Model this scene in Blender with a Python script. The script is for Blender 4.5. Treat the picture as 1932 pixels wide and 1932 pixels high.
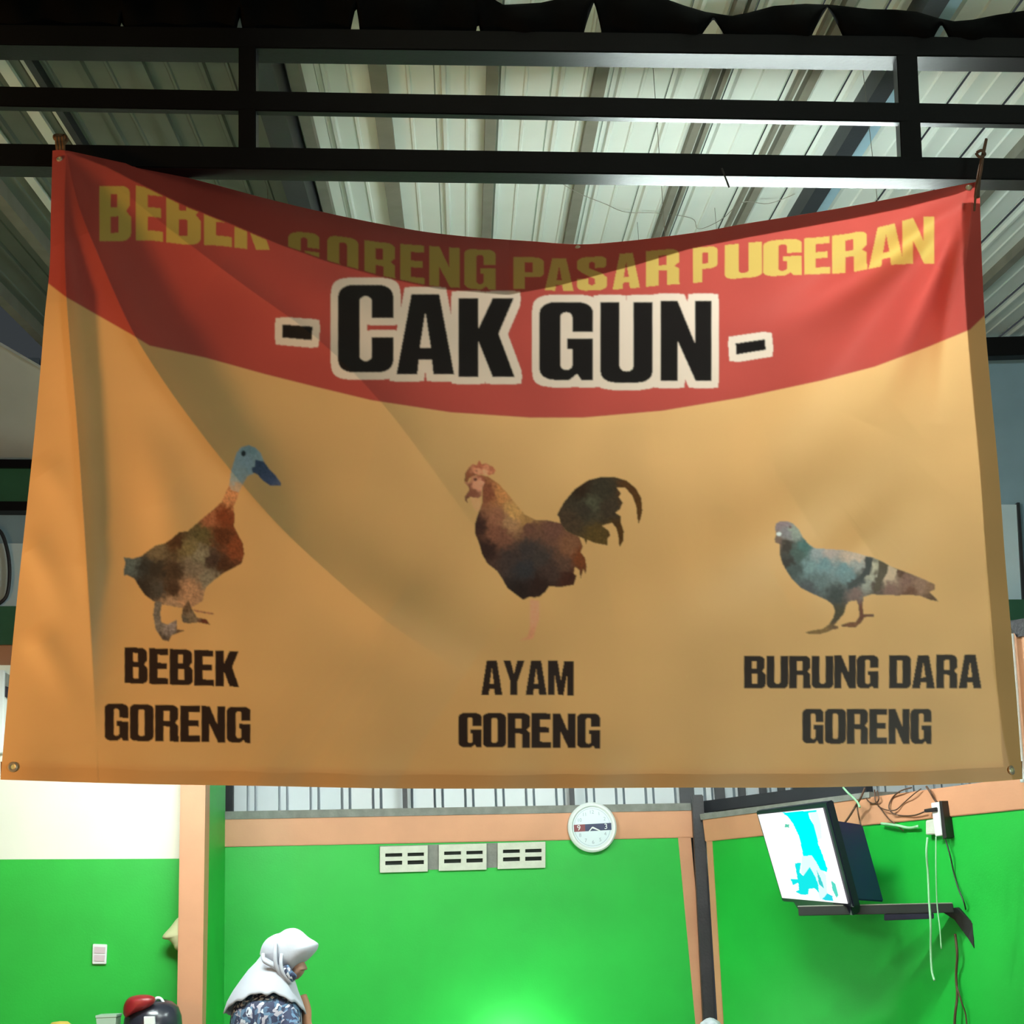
import bpy, bmesh, math, random
import numpy as np
from mathutils import Vector, Matrix
random.seed(4); np.random.seed(4)
for o in list(bpy.data.objects): bpy.data.objects.remove(o, do_unlink=True)
SC = bpy.context.scene
COL = SC.collection

# ------------------------------------------------------------------ camera
F = 2800.0; CX = CY = 966.0
PITCH = math.radians(14.3); ROLL = math.radians(2.4)
CAM = Vector((0, 0, 1.55))
FWD = Vector((0, math.cos(PITCH), math.sin(PITCH)))
R0 = Vector((1, 0, 0)); U0 = Vector((0, -math.sin(PITCH), math.cos(PITCH)))
RGT = R0*math.cos(ROLL) - U0*math.sin(ROLL)
UPV = R0*math.sin(ROLL) + U0*math.cos(ROLL)
cd = bpy.data.cameras.new('camera'); cam = bpy.data.objects.new('camera', cd); COL.objects.link(cam)
m = Matrix.Identity(4)
for i in range(3):
    m[i][0] = RGT[i]; m[i][1] = UPV[i]; m[i][2] = -FWD[i]; m[i][3] = CAM[i]
cam.matrix_world = m
cd.sensor_width = 36; cd.sensor_fit = 'HORIZONTAL'; cd.lens = 36*F/1932.0; cd.clip_end = 200
SC.camera = cam

def ray(u, v): return FWD + RGT*((u-CX)/F) - UPV*((v-CY)/F)
def at(u, v, Y):
    d = ray(u, v); return CAM + d*(Y/d.y)
def at_np(u, v, Y):
    a = (u-CX)/F; b = (v-CY)/F
    d = [FWD[i] + RGT[i]*a - UPV[i]*b for i in range(3)]
    k = Y/d[1]
    return np.stack([CAM[i] + d[i]*k for i in range(3)], -1)
class Plane:                                   # vertical plane through two plan points
    def __init__(s, A, B):
        s.A = Vector((A[0], A[1], 0)); s.d = Vector((B[0]-A[0], B[1]-A[1], 0)).normalized()
        s.n = Vector((s.d.y, -s.d.x, 0))
        if s.n.dot(CAM - s.A) < 0: s.n = -s.n  # n faces the camera
    def p(s, u, v, off=0.0):
        d = ray(u, v); k = ((s.A + s.n*off) - CAM).dot(s.n)/d.dot(s.n)
        return CAM + d*k

# ------------------------------------------------------------------ world and lights
def lin(c):
    return tuple(((x/255)/12.92 if x/255 <= .04045 else ((x/255+.055)/1.055)**2.4) for x in c[:3])
w = bpy.data.worlds.new('world'); SC.world = w; w.use_nodes = True
bg = w.node_tree.nodes['Background']; bg.inputs[0].default_value = (.80, .92, 1, 1); bg.inputs[1].default_value = .035
def area(name, loc, target, size, power, col, sy=None):
    l = bpy.data.lights.new(name, 'AREA'); l.energy = power; l.color = col; l.size = size
    if sy: l.shape = 'RECTANGLE'; l.size_y = sy
    o = bpy.data.objects.new(name, l); COL.objects.link(o); o.location = loc
    o.rotation_euler = (Vector(target)-Vector(loc)).to_track_quat('-Z', 'Y').to_euler()
    return o
WARM = (1, .80, .52); COOL = (.88, 1, .97)
area('front_fill_warm', (-3.6, 2.5, 2.0), (-.7, 4.4, 2.3), .4, 56, (1, .56, .18))  # unseen fill light, added to turn left-facing folds orange
area('front_fill_cool', (3.1, .4, 1.7), (.3, 4.4, 2.5), .6, 57, (.78, 1, .84))  # unseen fill light, added to turn right-facing folds olive
SC.view_settings.view_transform = 'Standard'; SC.view_settings.look = 'None'
SC.view_settings.gamma = 1; SC.view_settings.use_curve_mapping = False
SC.view_settings.exposure = 0.35

# ------------------------------------------------------------------ materials
def mat(name, rgb, rough=.6, metal=0, noise=0.0, nscale=8, bump=0.0, bscale=60, rgb2=None, spec=.5, emit=0, coat=0):
    M = bpy.data.materials.new(name); M.use_nodes = True; nt = M.node_tree; b = nt.nodes['Principled BSDF']
    c = lin(rgb); b.inputs['Roughness'].default_value = rough; b.inputs['Metallic'].default_value = metal
    b.inputs['Specular IOR Level'].default_value = spec; b.inputs['Coat Weight'].default_value = coat
    b.inputs['Base Color'].default_value = (*c, 1)
    if noise or rgb2:
        tc = nt.nodes.new('ShaderNodeTexCoord'); n = nt.nodes.new('ShaderNodeTexNoise'); n.inputs['Scale'].default_value = nscale
        n.inputs['Detail'].default_value = 6; nt.links.new(tc.outputs['Object'], n.inputs['Vector'])
        r = nt.nodes.new('ShaderNodeValToRGB')
        c2 = lin(rgb2) if rgb2 else tuple(min(1, x*(1-noise)) for x in c)
        r.color_ramp.elements[0].color = (*c2, 1); r.color_ramp.elements[1].color = (*c, 1)
        r.color_ramp.elements[0].position = .35; r.color_ramp.elements[1].position = .65
        nt.links.new(n.outputs['Fac'], r.inputs[0]); nt.links.new(r.outputs[0], b.inputs['Base Color'])
    if bump:
        tc = nt.nodes.new('ShaderNodeTexCoord'); n = nt.nodes.new('ShaderNodeTexNoise'); n.inputs['Scale'].default_value = bscale
        n.inputs['Detail'].default_value = 4
        nt.links.new(tc.outputs['Object'], n.inputs['Vector'])
        bp = nt.nodes.new('ShaderNodeBump'); bp.inputs['Strength'].default_value = bump; bp.inputs['Distance'].default_value = .01
        nt.links.new(n.outputs['Fac'], bp.inputs['Height']); nt.links.new(bp.outputs[0], b.inputs['Normal'])
    if emit:
        b.inputs['Emission Color'].default_value = (*c, 1); b.inputs['Emission Strength'].default_value = emit
    return M
MT = dict(
 steel=mat('black_steel', (11, 10, 13), .45, .0, .3, 5, .05, spec=.22),
 steel_edge=mat('dark_column', (34, 30, 36), .5, 0, .4, 9, .2),
 cloth_dark=mat('dark_tarpaulin', (12, 11, 11), .95, 0, .3, 6, spec=.05),
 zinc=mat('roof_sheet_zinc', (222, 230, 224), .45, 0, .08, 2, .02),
 zinc_dark=mat('roof_sheet_dark', (104, 114, 104), .55, 0, .25, 2, .02),  # darker grey-green sheets for the left bay
 rafter=mat('rafter_grey', (132, 130, 118), .6, 0, .2, 6, .05),
 rafter_dark=mat('rafter_dark', (44, 46, 52), .5, 0, .2, 6, .05),
 green=mat('green_paint', (24, 178, 58), .5, 0, .10, 3, .06, 90),
 orange=mat('orange_paint', (206, 148, 112), .55, 0, .08, 4, .05, 70),
 cream=mat('cream_paint', (238, 238, 222), .6, 0, .04, 3, .04, 70),
 cement=mat('cement', (132, 134, 128), .85, 0, .25, 14, .4, 60),
 white_sheet=mat('white_cladding', (226, 234, 240), .4, 0, .05, 3),
 blue_sheet=mat('blue_grey_board', (150, 182, 198), .6, 0, .12, 3),
 pale_board=mat('pale_blue_board', (212, 236, 246), .6, 0, .08, 3),
 dgreen=mat('dark_green_board', (48, 104, 74), .6, 0, .15, 4),
 ventw=mat('vent_white', (206, 210, 196), .7, 0, .1, 20, .2, 90),
 dark=mat('dark_gap', (20, 26, 22), .9),
 plastic_w=mat('white_plastic', (226, 232, 232), .4),
 clock_face=mat('clock_face', (214, 228, 236), .35),
 clock_red=mat('clock_red', (122, 44, 52), .4), clock_blue=mat('clock_blue', (28, 36, 78), .4),
 ink=mat('clock_print', (150, 165, 175), .5),
 tvblack=mat('tv_black', (22, 22, 40), .35), tvhouse=mat('tv_housing', (16, 17, 88), .6),
 shelf=mat('shelf_dark', (12, 20, 18), .6), shelf_top=mat('shelf_top', (142, 140, 128), .5),
 cable_b=mat('cable_brown', (82, 56, 40), .6), cable_k=mat('cable_black', (28, 26, 24), .5), cable_w=mat('cable_white', (150, 205, 160), .5),
 rope=mat('rope_brown', (128, 92, 62), .9, 0, .5, 60), peg=mat('peg_wood', (98, 70, 52), .8, 0, .4, 40),
 eyelet=mat('eyelet_metal', (205, 190, 170), .35, .6),
 scarf=mat('white_scarf', (182, 186, 198), .85, 0, .03, 12, .1, 40),
 skin=mat('skin', (176, 128, 98), .55),
 skin_shade=mat('skin_face_shaded', (140, 108, 90), .6),  # face skin darkened for the shade under the hood
 skirt=mat('dark_skirt', (46, 52, 70), .8), 
 black_gloss=mat('pot_black', (40, 42, 52), .25), red_lid=mat('red_lid', (132, 26, 30), .4),
 box_w=mat('container_pale', (168, 196, 178), .45), yellow=mat('yellow_plastic', (206, 176, 84), .5),
 bag=mat('cream_bag', (206, 206, 160), .55), table=mat('table_wood', (128, 92, 60), .5, 0, .3, 12),
 floor=mat('floor_tile', (150, 146, 138), .4, 0, .1, 5),
 lamp_body=mat('lamp_body', (220, 220, 220), .5),
 tube=mat('tube_glow', (240, 255, 250), .5, emit=390),
 tube_b=mat('tube_glow_bright', (240, 255, 250), .5, emit=440),
 bulb=mat('bulb_glow', (235, 255, 240), .5, emit=170),
 tube_c=mat('tube_glow_right', (240, 255, 250), .5, emit=520),
 bundle=mat('white_bundle', (205, 212, 222), .6, 0, .3, 30),
)
# patterned blouse
def blouse_mat():
    M = bpy.data.materials.new('blue_floral_fabric'); M.use_nodes = True; nt = M.node_tree; b = nt.nodes['Principled BSDF']
    tc = nt.nodes.new('ShaderNodeTexCoord'); v = nt.nodes.new('ShaderNodeTexVoronoi'); v.inputs['Scale'].default_value = 62
    n = nt.nodes.new('ShaderNodeTexNoise'); n.inputs['Scale'].default_value = 14
    mx = nt.nodes.new('ShaderNodeMixRGB'); mx.inputs[0].default_value = .08
    nt.links.new(tc.outputs['Object'], n.inputs['Vector']); nt.links.new(tc.outputs['Object'], mx.inputs[1]); nt.links.new(n.outputs['Color'], mx.inputs[2])
    nt.links.new(mx.outputs[0], v.inputs['Vector'])
    s = nt.nodes.new('ShaderNodeSeparateColor'); nt.links.new(v.outputs['Color'], s.inputs[0])
    r = nt.nodes.new('ShaderNodeValToRGB'); r.color_ramp.interpolation = 'CONSTANT'
    cs = [(0, (36, 44, 72)), (.26, (72, 98, 126)), (.46, (168, 164, 176)), (.6, (92, 122, 150)), (.76, (48, 54, 78)), (.92, (196, 202, 212))]
    while len(r.color_ramp.elements) < len(cs): r.color_ramp.elements.new(.5)
    for e, (p, c) in zip(r.color_ramp.elements, cs): e.position = p; e.color = (*lin(c), 1)
    nt.links.new(s.outputs[0], r.inputs[0]); nt.links.new(r.outputs[0], b.inputs['Base Color']); b.inputs['Roughness'].default_value = .8
    return M
MT['blouse'] = blouse_mat()

# ------------------------------------------------------------------ helpers
def link(name, me, m=None, parent=None, label=None, cat=None, group=None, kind=None, smooth=False):
    o = bpy.data.objects.new(name, me); COL.objects.link(o)
    if m is not None and me is not None: me.materials.append(MT[m] if isinstance(m, str) else m)
    if parent: o.parent = parent
    if label: o['label'] = label
    if cat: o['category'] = cat
    if group: o['group'] = group
    if kind: o['kind'] = kind
    if smooth and me: me.shade_smooth()
    return o
def empty(name, loc=(0, 0, 0), **k):
    o = link(name, None, **k); o.location = loc; o.empty_display_size = .1
    return o
def par(o, p):                                   # parent keeping world placement (parents only carry a location)
    o.parent = p; o.location = Vector(o.location) - Vector(p.location); return o
def mesh(name, v, f):
    me = bpy.data.meshes.new(name); me.from_pydata([tuple(x) for x in v], [], f); me.update(); return me
def fixn(me):
    bm = bmesh.new(); bm.from_mesh(me); bmesh.ops.recalc_face_normals(bm, faces=bm.faces); bm.to_mesh(me); bm.free(); return me
def centred(o):
    """move the mesh origin to its centre so that the object stands where it is"""
    me = o.data; n = len(me.vertices); a = np.empty(n*3); me.vertices.foreach_get('co', a); a = a.reshape(-1, 3)
    c = (a.min(0)+a.max(0))/2; a -= c; me.vertices.foreach_set('co', a.ravel()); me.update(); o.location = Vector(o.location)+Vector(c); return o
def prism(name, pts, depth, m, bevel=0.0, parent=None, **k):
    """polygon (world points) pushed along vector `depth`"""
    n = len(pts); V = [Vector(p) for p in pts]+[Vector(p)+Vector(depth) for p in pts]
    f = [list(range(n)), list(range(n, 2*n))[::-1]]+[[i, i+n, (i+1) % n+n, (i+1) % n] for i in range(n)]
    me = fixn(mesh(name, V, f))
    if bevel:
        bm = bmesh.new(); bm.from_mesh(me); bmesh.ops.bevel(bm, geom=bm.edges[:], offset=bevel, segments=2, affect='EDGES'); bm.to_mesh(me); bm.free()
    o = link(name, me, m, **k); centred(o)
    if parent: par(o, parent)
    return o
def beam(name, a, b, w, h, m, up=(0, 0, 1), bevel=.003, parent=None, **k):
    a = Vector(a); b = Vector(b); d = (b-a).normalized(); s = d.cross(Vector(up)).normalized(); u = s.cross(d).normalized()
    P = [a+s*x+u*y for x, y in ((-w/2, -h/2), (w/2, -h/2), (w/2, h/2), (-w/2, h/2))]
    return prism(name, P, b-a, m, bevel, parent, **k)
def smoothpts(pts, n=8):
    P = [Vector(p) for p in pts]; out = []
    for i in range(len(P)-1):
        p0, p1, p2, p3 = P[max(i-1, 0)], P[i], P[i+1], P[min(i+2, len(P)-1)]
        for k in range(n):
            t = k/n
            out.append(.5*((2*p1)+(p2-p0)*t+(2*p0-5*p1+4*p2-p3)*t*t+(3*p1-p0-3*p2+p3)*t**3))
    return out+[P[-1]]
def tube(name, pts, r, m, seg=8, smooth_n=6, parent=None, rfun=None, **k):
    P = smoothpts(pts, smooth_n) if smooth_n else [Vector(p) for p in pts]
    V = []; Fc = []; prev = None
    for i, p in enumerate(P):
        d = (P[min(i+1, len(P)-1)]-P[max(i-1, 0)]).normalized()
        if prev is None:
            prev = d.cross(Vector((.3, .2, 1))).normalized() if abs(d.z) < .95 else d.cross(Vector((1, 0, 0))).normalized()
        s = (prev-d*prev.dot(d)).normalized(); prev = s; t = d.cross(s)
        rr = r*(rfun(i/(len(P)-1)) if rfun else 1)
        for j in range(seg):
            a = 2*math.pi*j/seg; V.append(p+(s*math.cos(a)+t*math.sin(a))*rr)
    for i in range(len(P)-1):
        for j in range(seg):
            Fc.append([i*seg+j, i*seg+(j+1) % seg, (i+1)*seg+(j+1) % seg, (i+1)*seg+j])
    Fc += [list(range(seg))[::-1], [(len(P)-1)*seg+j for j in range(seg)]]
    o = link(name, mesh(name, V, Fc), m, smooth=True, **k); centred(o)
    if parent: par(o, parent)
    return o
def lathe(name, prof, m, axis=Vector((0, 0, 1)), loc=(0, 0, 0), seg=40, parent=None, **k):
    """prof: (radius, height) along axis"""
    ax = Vector(axis).normalized(); s = ax.orthogonal().normalized(); t = ax.cross(s)
    V = []; Fc = []
    for r, h in prof:
        for j in range(seg):
            a = 2*math.pi*j/seg; V.append(ax*h+(s*math.cos(a)+t*math.sin(a))*max(r, 1e-5))
    for i in range(len(prof)-1):
        for j in range(seg): Fc.append([i*seg+j, i*seg+(j+1) % seg, (i+1)*seg+(j+1) % seg, (i+1)*seg+j])
    me = fixn(mesh(name, V, Fc)); bm = bmesh.new(); bm.from_mesh(me); bmesh.ops.remove_doubles(bm, verts=bm.verts, dist=1e-4); bm.to_mesh(me); bm.free()
    o = link(name, me, m, **k)
    for p in me.polygons: p.use_smooth = True
    me.set_sharp_from_angle(angle=math.radians(40))
    o.location = loc
    if parent: par(o, parent)
    return o

# ------------------------------------------------------------------ plan of the room
PA = at(400, 1700, 9.6); PB = at(1310, 1700, 10.0)
WB = Plane(PA, PB)                                    # back wall
PC = at(1932, 1700, 7.7)
WR = Plane(PB, PC)                                    # right wall
PL1 = at(388, 1700, 8.75); PL0 = at(-40, 1700, 8.6)
WL = Plane(PL0, PL1)                                  # left wall (nearer)
def drop(p, z=0.0): return Vector((p[0], p[1], z))

fl = prism('floor', [(-9, -3, -.1), (9, -3, -.1), (9, 14, -.1), (-9, 14, -.1)], (0, 0, .1), 'floor', kind='structure')

# back wall
wb = empty('wall_back', drop((PA+PB)/2), kind='structure')
def wall_quad(name, W, uv, thick, m, parent, off=0.0, bottom=False, bevel=0, **k):
    P = [W.p(u, v, off) for u, v in uv]
    if bottom: P[2] = drop(P[2]); P[3] = drop(P[3])
    return prism(name, P, -W.n*thick, m, bevel, parent, **k)
wall_quad('painted_panel', WB, [(395, 1597), (1290, 1578), (1322, 1932), (385, 1932)], .15, 'green', wb, bottom=True)
wall_quad('edge_strip', WB, [(1279, 1575), (1303, 1575), (1340, 1932), (1318, 1932)], .16, 'orange', wb, off=.006, bottom=True)
t1 = wall_quad('trim_1', WB, [(420, 1544), (1305, 1527), (1309, 1580), (420, 1598)], .2, 'orange', None, off=.012, bevel=.004, kind='structure')
t2 = wall_quad('trim_2', WB, [(420, 1531), (1303, 1515), (1305, 1529), (420, 1546)], .22, 'cement', None, off=.02, kind='structure')
# vents
wall_quad('mortar_strip', WB, [(716, 1596), (1026, 1588), (1026, 1634), (716, 1644)], .02, 'cement', wb, off=.004)
for x0, y0 in ((717, 1597.5), (828, 1594), (939, 1590.5)):
    bl = empty('vent_block', WB.p(x0+45, y0+24)-wb.location, parent=wb)
    W = lambda u, v, o=0: WB.p(u, v, o)
    sl = -.018
    q = lambda a, b, c, d: [(x0+a, y0+b+a*sl*1.5), (x0+c, y0+b+c*sl*1.5), (x0+c, y0+d+c*sl*1.5), (x0+a, y0+d+a*sl*1.5)]
    def vq(nm, r, mm, off, th):
        o = prism(nm, [W(u, v, off) for u, v in q(*r)], -WB.n*th, mm); o.parent = bl; o.location = o.location - WB.p(x0+45, y0+24)
    vq('slot_back', (2, 2, 88, 47), 'dark', .0055, .002)
    for r in ((0, 0, 90, 13), (0, 19.5, 90, 27.5), (0, 35, 90, 49)): vq('block_bar', r, 'ventw', .024, .018)
    for r in ((0, 13, 10, 19.5), (42, 13, 52, 19.5), (83, 13, 90, 19.5), (0, 27.5, 10, 35), (42, 27.5, 52, 35), (83, 27.5, 90, 35)):
        vq('block_web', r, 'ventw', .024, .018)
# return wall between the left pier and the back wall
RP0 = WL.p(389, 1700); RP1 = WB.p(424, 1700)
prism('wall_return', [drop(RP0), drop(RP1), drop(RP1, 2.6), drop(RP0, 2.6)], Vector((-.12, 0.02, 0)), 'green', kind='structure')
# left wall: green below, cream above, orange pier
wl = empty('wall_left', drop((PL0+PL1)/2), kind='structure')
wall_quad('painted_panel', WL, [(-600, 1624), (342, 1620), (342, 1932), (-600, 1932)], .15, 'green', wl, bottom=True)
wall_quad('upper_panel', WL, [(-600, 1255), (342, 1255), (342, 1620), (-600, 1624)], .15, 'cream', wl, off=.001)
wall_quad('trim_3', WL, [(341, 1440), (388, 1440), (380, 1932), (333, 1932)], .3, 'orange', None, off=.2, bottom=True, bevel=.004, kind='structure')

# right wall
wr = empty('wall_right', drop((PB+PC)/2), kind='structure')
wall_quad('painted_panel', WR, [(1336, 1586), (2350, 1484), (2350, 1932), (1352, 1932)], .15, 'green', wr, bottom=True)
wall_quad('edge_strip', WR, [(1331, 1560), (1341, 1560), (1362, 1932), (1352, 1932)], .15, 'orange', wr, off=.006, bottom=True)
wall_quad('trim_4', WR, [(1325, 1546), (2350, 1410), (2350, 1484), (1330, 1588)], .2, 'orange', None, off=.012, bevel=.004, kind='structure')
wall_quad('trim_5', WR, [(1320, 1536), (1640, 1494), (1640, 1505), (1322, 1547)], .24, 'cement', None, off=.02, kind='structure')
wall_quad('trim_6', WR, [(1910, 1195), (2350, 1120), (2350, 1412), (1905, 1470)], .2, 'orange', None, off=.01, kind='structure')

# corner column
cb = WB.p(1320, 1700, .07)
col = empty('steel_column', drop(cb), label='black steel column in the corner between the two green walls', cat='column')
beam('column_shaft', at(1315, 1500, cb.y), drop(at(1334, 1932, cb.y)), .075, .075, 'steel_edge', up=(0, 1, 0), bevel=.006, parent=col)
beam('base_plate', drop(at(1334, 1932, cb.y), .008), drop(at(1334, 1932, cb.y), 0.0)+Vector((0, 0, .001)), .16, .16, 'steel_edge', up=(0, 1, 0), parent=col)

# upper corrugated cladding behind the back wall
CL = Plane(PA+Vector((0, .75, 0)), PB+Vector((0, .75, 0)))
wu = empty('wall_upper', drop((PA+PB)/2)+Vector((0, .75, 0)), kind='structure')
def cladding(u0, u1, z0, z1, pitch, m, parent, name='cladding_sheet'):
    a = CL.p(u0, 1500); b = CL.p(u1, 1500); L = (b-a).length; n = max(1, round(L/pitch)); d = (b-a); d.z = 0; d.normalize()
    p = L/n
    for i in range(n):
        o0 = a+d*(i*p)
        prof = [(0, 0), (.66*p, 0), (.665*p, -.08), (.735*p, -.08), (.74*p, .012), (.91*p, .012), (.915*p, -.08), (.995*p, -.08), (p, 0)]
        V = []; Fc = []
        for x, h in prof:
            q = o0+d*x+CL.n*h; V += [drop(q, z0), drop(q, z1)]
        for k in range(len(prof)-1): Fc.append([2*k, 2*k+2, 2*k+3, 2*k+1])
        o = link(name, mesh(name, V, Fc), m); centred(o); par(o, parent)
cladding(-700, 2300, 1.6, 5.45, .215, 'white_sheet', wu)
for u, wd in ((432, .06), (764, .03), (1079, .035), (1296, .10)):
    pp = CL.p(u, 1500, .12); beam('cladding_dark_bar', drop(pp, 1.5), drop(pp, 5.4), wd, .05, 'rafter_dark', up=(0, 1, 0), parent=wu)
for u, wd in ((1358, .07), (1400, .05), (1440, .05), (1475, .05), (1510, .10), (1560, .13), (1610, .14)):  # dark bars stand in for shaded cladding, pale slots left between
    pp = CL.p(u, 1500, .12); beam('cladding_dark_bar', drop(pp, 1.5), drop(pp, 5.4), wd, .05, 'rafter_dark', up=(0, 1, 0), parent=wu)
rb0 = WR.p(1318, 1524, -.14); rb1 = WR.p(1640, 1484, -.14)
beam('ledge_beam', rb0, rb1, .06, .075, 'rafter_dark', kind='structure').name = 'trim_7'

# ------------------------------------------------------------------ roof
VPD = ray(880, 1450).normalized()                    # direction of the roof ribs (slopes gently up)
H = Vector((VPD.y, -VPD.x, 0)).normalized()
RN = H.cross(VPD).normalized()
RP = CAM + ray(966, 0)*(5.0/ray(966, 0).y)
def roofp(u, v, off=0.0):
    d = ray(u, v); k = ((RP-RN*off)-CAM).dot(RN)/d.dot(RN); return CAM+d*k
ceil = empty('ceiling', RP, kind='structure')
def roof_strip(name, u_at200, m, prof, parent, y0=2.6, y1=10.6):
    """profile extruded along the rib direction; prof = (across, down)"""
    b = roofp(u_at200, 200)
    a0 = b+VPD*((y0-b.y)/VPD.y); a1 = b+VPD*((y1-b.y)/VPD.y)
    V = []; Fc = []
    for x, h in prof: V += [a0+H*x-RN*h, a1+H*x-RN*h]
    n = len(prof)
    for k in range(n-1): Fc.append([2*k, 2*k+2, 2*k+3, 2*k+1])
    o = link(name, mesh(name, V, Fc), m); centred(o); par(o, parent); return o
sgn = 1 if RN.z > 0 else -1
RN = RN*sgn
ppm = 1/((roofp(1000, 200)-roofp(999, 200)).length)   # px per metre on row 200
bw = 107/ppm                                           # sheet width
for i in range(-12, 22):
    u = 930+107*i
    p = bw
    roof_strip('roof_sheet', u, 'zinc' if u > 470 else 'zinc_dark', [(0, 0), (.08*p, 0), (.11*p, .018), (.17*p, .018), (.20*p, 0), (.50*p, 0), (.52*p, .008), (.56*p, .008), (.58*p, 0), (.96*p, 0), (.975*p, -.012), (1.0*p, -.012), (1.0*p, 0)], ceil)
def box_prof(w, h, t=0.0): return [(-w/2, t), (-w/2, h), (w/2, h), (w/2, t), (-w/2, t)]
for u, wd, hh, mm in ((-330, .06, .08, 'rafter'), (-120, .06, .08, 'rafter'), (60, .05, .02, 'zinc'), (104, .02, .03, 'zinc'), (118, .03, .05, 'rafter_dark'), (-40, .04, .02, 'zinc'), (300, .05, .03, 'zinc_dark'), (535, .10, .22, 'rafter_dark'), (575, .05, .06, 'rafter'),
                      (722, .072, .04, 'rafter'), (926, .05, .04, 'rafter'), (1120, .055, .04, 'rafter'), (1322, .035, .04, 'rafter'),
                      (1342, .02, .04, 'rafter'), (1478, .02, .03, 'rafter'), (1500, .04, .04, 'rafter'), (1622, .08, .10, 'rafter_dark'), (1660, .05, .06, 'blue_sheet'), (1990, .05, .06, 'rafter'), (2200, .05, .06, 'rafter')):
    roof_strip('rafter', u, mm, box_prof(wd, hh, .0), ceil)
eb = [roofp(-300, 640), roofp(2300, 640)]
q0 = RP+VPD*((9.7-RP.y)/VPD.y)
beam('ridge_beam', q0+H*.2-RN*.12, q0+H*6-RN*.12, .10, .14, 'steel', parent=ceil)

# ------------------------------------------------------------------ truss in front
def Yt(u): return 4.36+.18*(u/1932.0)                  # depth of the truss plane along the picture
def tp(u, v, off=0.0): return at(u, v, Yt(u)+off)
tr = empty('roof_truss', tp(966, 300), label='black steel roof truss of three chords that carries the banner', cat='truss')
def chord(name, v0, v1, hpx, dep, off=.05):
    a = tp(-800, v0-(v1-v0)*800/1932, off); b = tp(2732, v1+(v1-v0)*800/1932, off)
    h = hpx/620.0
    P = [a, a+Vector((0, dep, 0)), a+Vector((0, dep, h)), a+Vector((0, 0, h))]
    return prism(name, P, b-a, 'steel', .004, tr)
chord('top_chord', 84, 108, 48, .10)
chord('middle_chord', 200, 234, 46, .035)
chord('bottom_chord', 312, 339, 50, .085)
def post(u0, v0, u1, v1, wpx):
    w_ = wpx/620.0; a = tp(u0, v0, .075); b = tp(u1, v1, .075)
    P = [a+Vector((-w_/2, -.028, 0)), a+Vector((w_/2, -.028, 0)), a+Vector((w_/2, .03, 0)), a+Vector((-w_/2, .03, 0))]
    prism('truss_post', P, b-a, 'steel', .003, tr)
post(469, 60, 469, 290, 36); post(1706, 80, 1717, 315, 44)
post(-770, 30, -774, 280, 36); post(2660, 110, 2690, 330, 44)

# dark rolled tarpaulin on the top chord
def cloth():
    NX = 960; NV = 10; us = np.linspace(-700, 2600, NX)
    topx = [-60, 500, 900, 950, 1020, 1100, 1240, 1290, 1330, 1380, 1411, 1460, 1520, 1570, 1640, 1690, 1730, 1770, 1800, 1835, 1880, 1932, 1995]
    topy = [-30, -30, -20, 9, 5, -12, -8, 10, 22, 30, 24, 11, 7, 9, 17, 18, 22, 34, 40, 37, 28, 20, 12]
    T = np.interp(us, topx, topy)
    bot = 62+us*.014
    B = bot.copy()
    for c, hw, hl, top in ((452, 7, 7, 30), (672, 12, 8, 12), (902, 6, 6, 42), (1121, 22, 16, 4), (1346, 28, 26, 36), (1561, 34, 33, 14), (1776, 20, 19, 46), (1985, 20, 20, 46), (230, 6, 6, 40), (2200, 26, 24, 50), (2420, 22, 20, 56), (-200, 8, 8, 34), (-420, 9, 8, 30)):
        d = us-c
        k = np.where(d < 0, 1+d/hw, 1-d/hl); k = np.clip(k, 0, 1)**.75
        B = np.minimum(B, bot-(bot-top)*k)
    T = np.minimum(T, B-6)
    V = []
    for side in (0, 1):
        for j in range(NV+1):
            t = j/NV; vv = T+(B-T)*t
            bul = .035*np.sin(math.pi*t)*(1+.5*np.sin(us/17.0)+.4*np.sin(us/41.0+2))
            Y = 4.36+.18*us/1932+.085+(-bul if side == 0 else .03+.3*bul)
            V.append(at_np(us, vv, Y))
    V = np.concatenate(V); Fc = []
    idx = lambda s, j, i: s*(NV+1)*NX+j*NX+i
    for s in (0, 1):
        for j in range(NV):
            for i in range(NX-1): Fc.append([idx(s, j, i), idx(s, j, i+1), idx(s, j+1, i+1), idx(s, j+1, i)])
    for i in range(NX-1):
        Fc.append([idx(0, 0, i), idx(0, 0, i+1), idx(1, 0, i+1), idx(1, 0, i)]); Fc.append([idx(0, NV, i), idx(0, NV, i+1), idx(1, NV, i+1), idx(1, NV, i)])
    o = link('tarpaulin', fixn(mesh('tarpaulin', V.tolist(), Fc)), 'cloth_dark', label='dark bunched tarpaulin swagged along the top chord of the truss', cat='tarpaulin', smooth=True)
    centred(o)
cloth()

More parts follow.
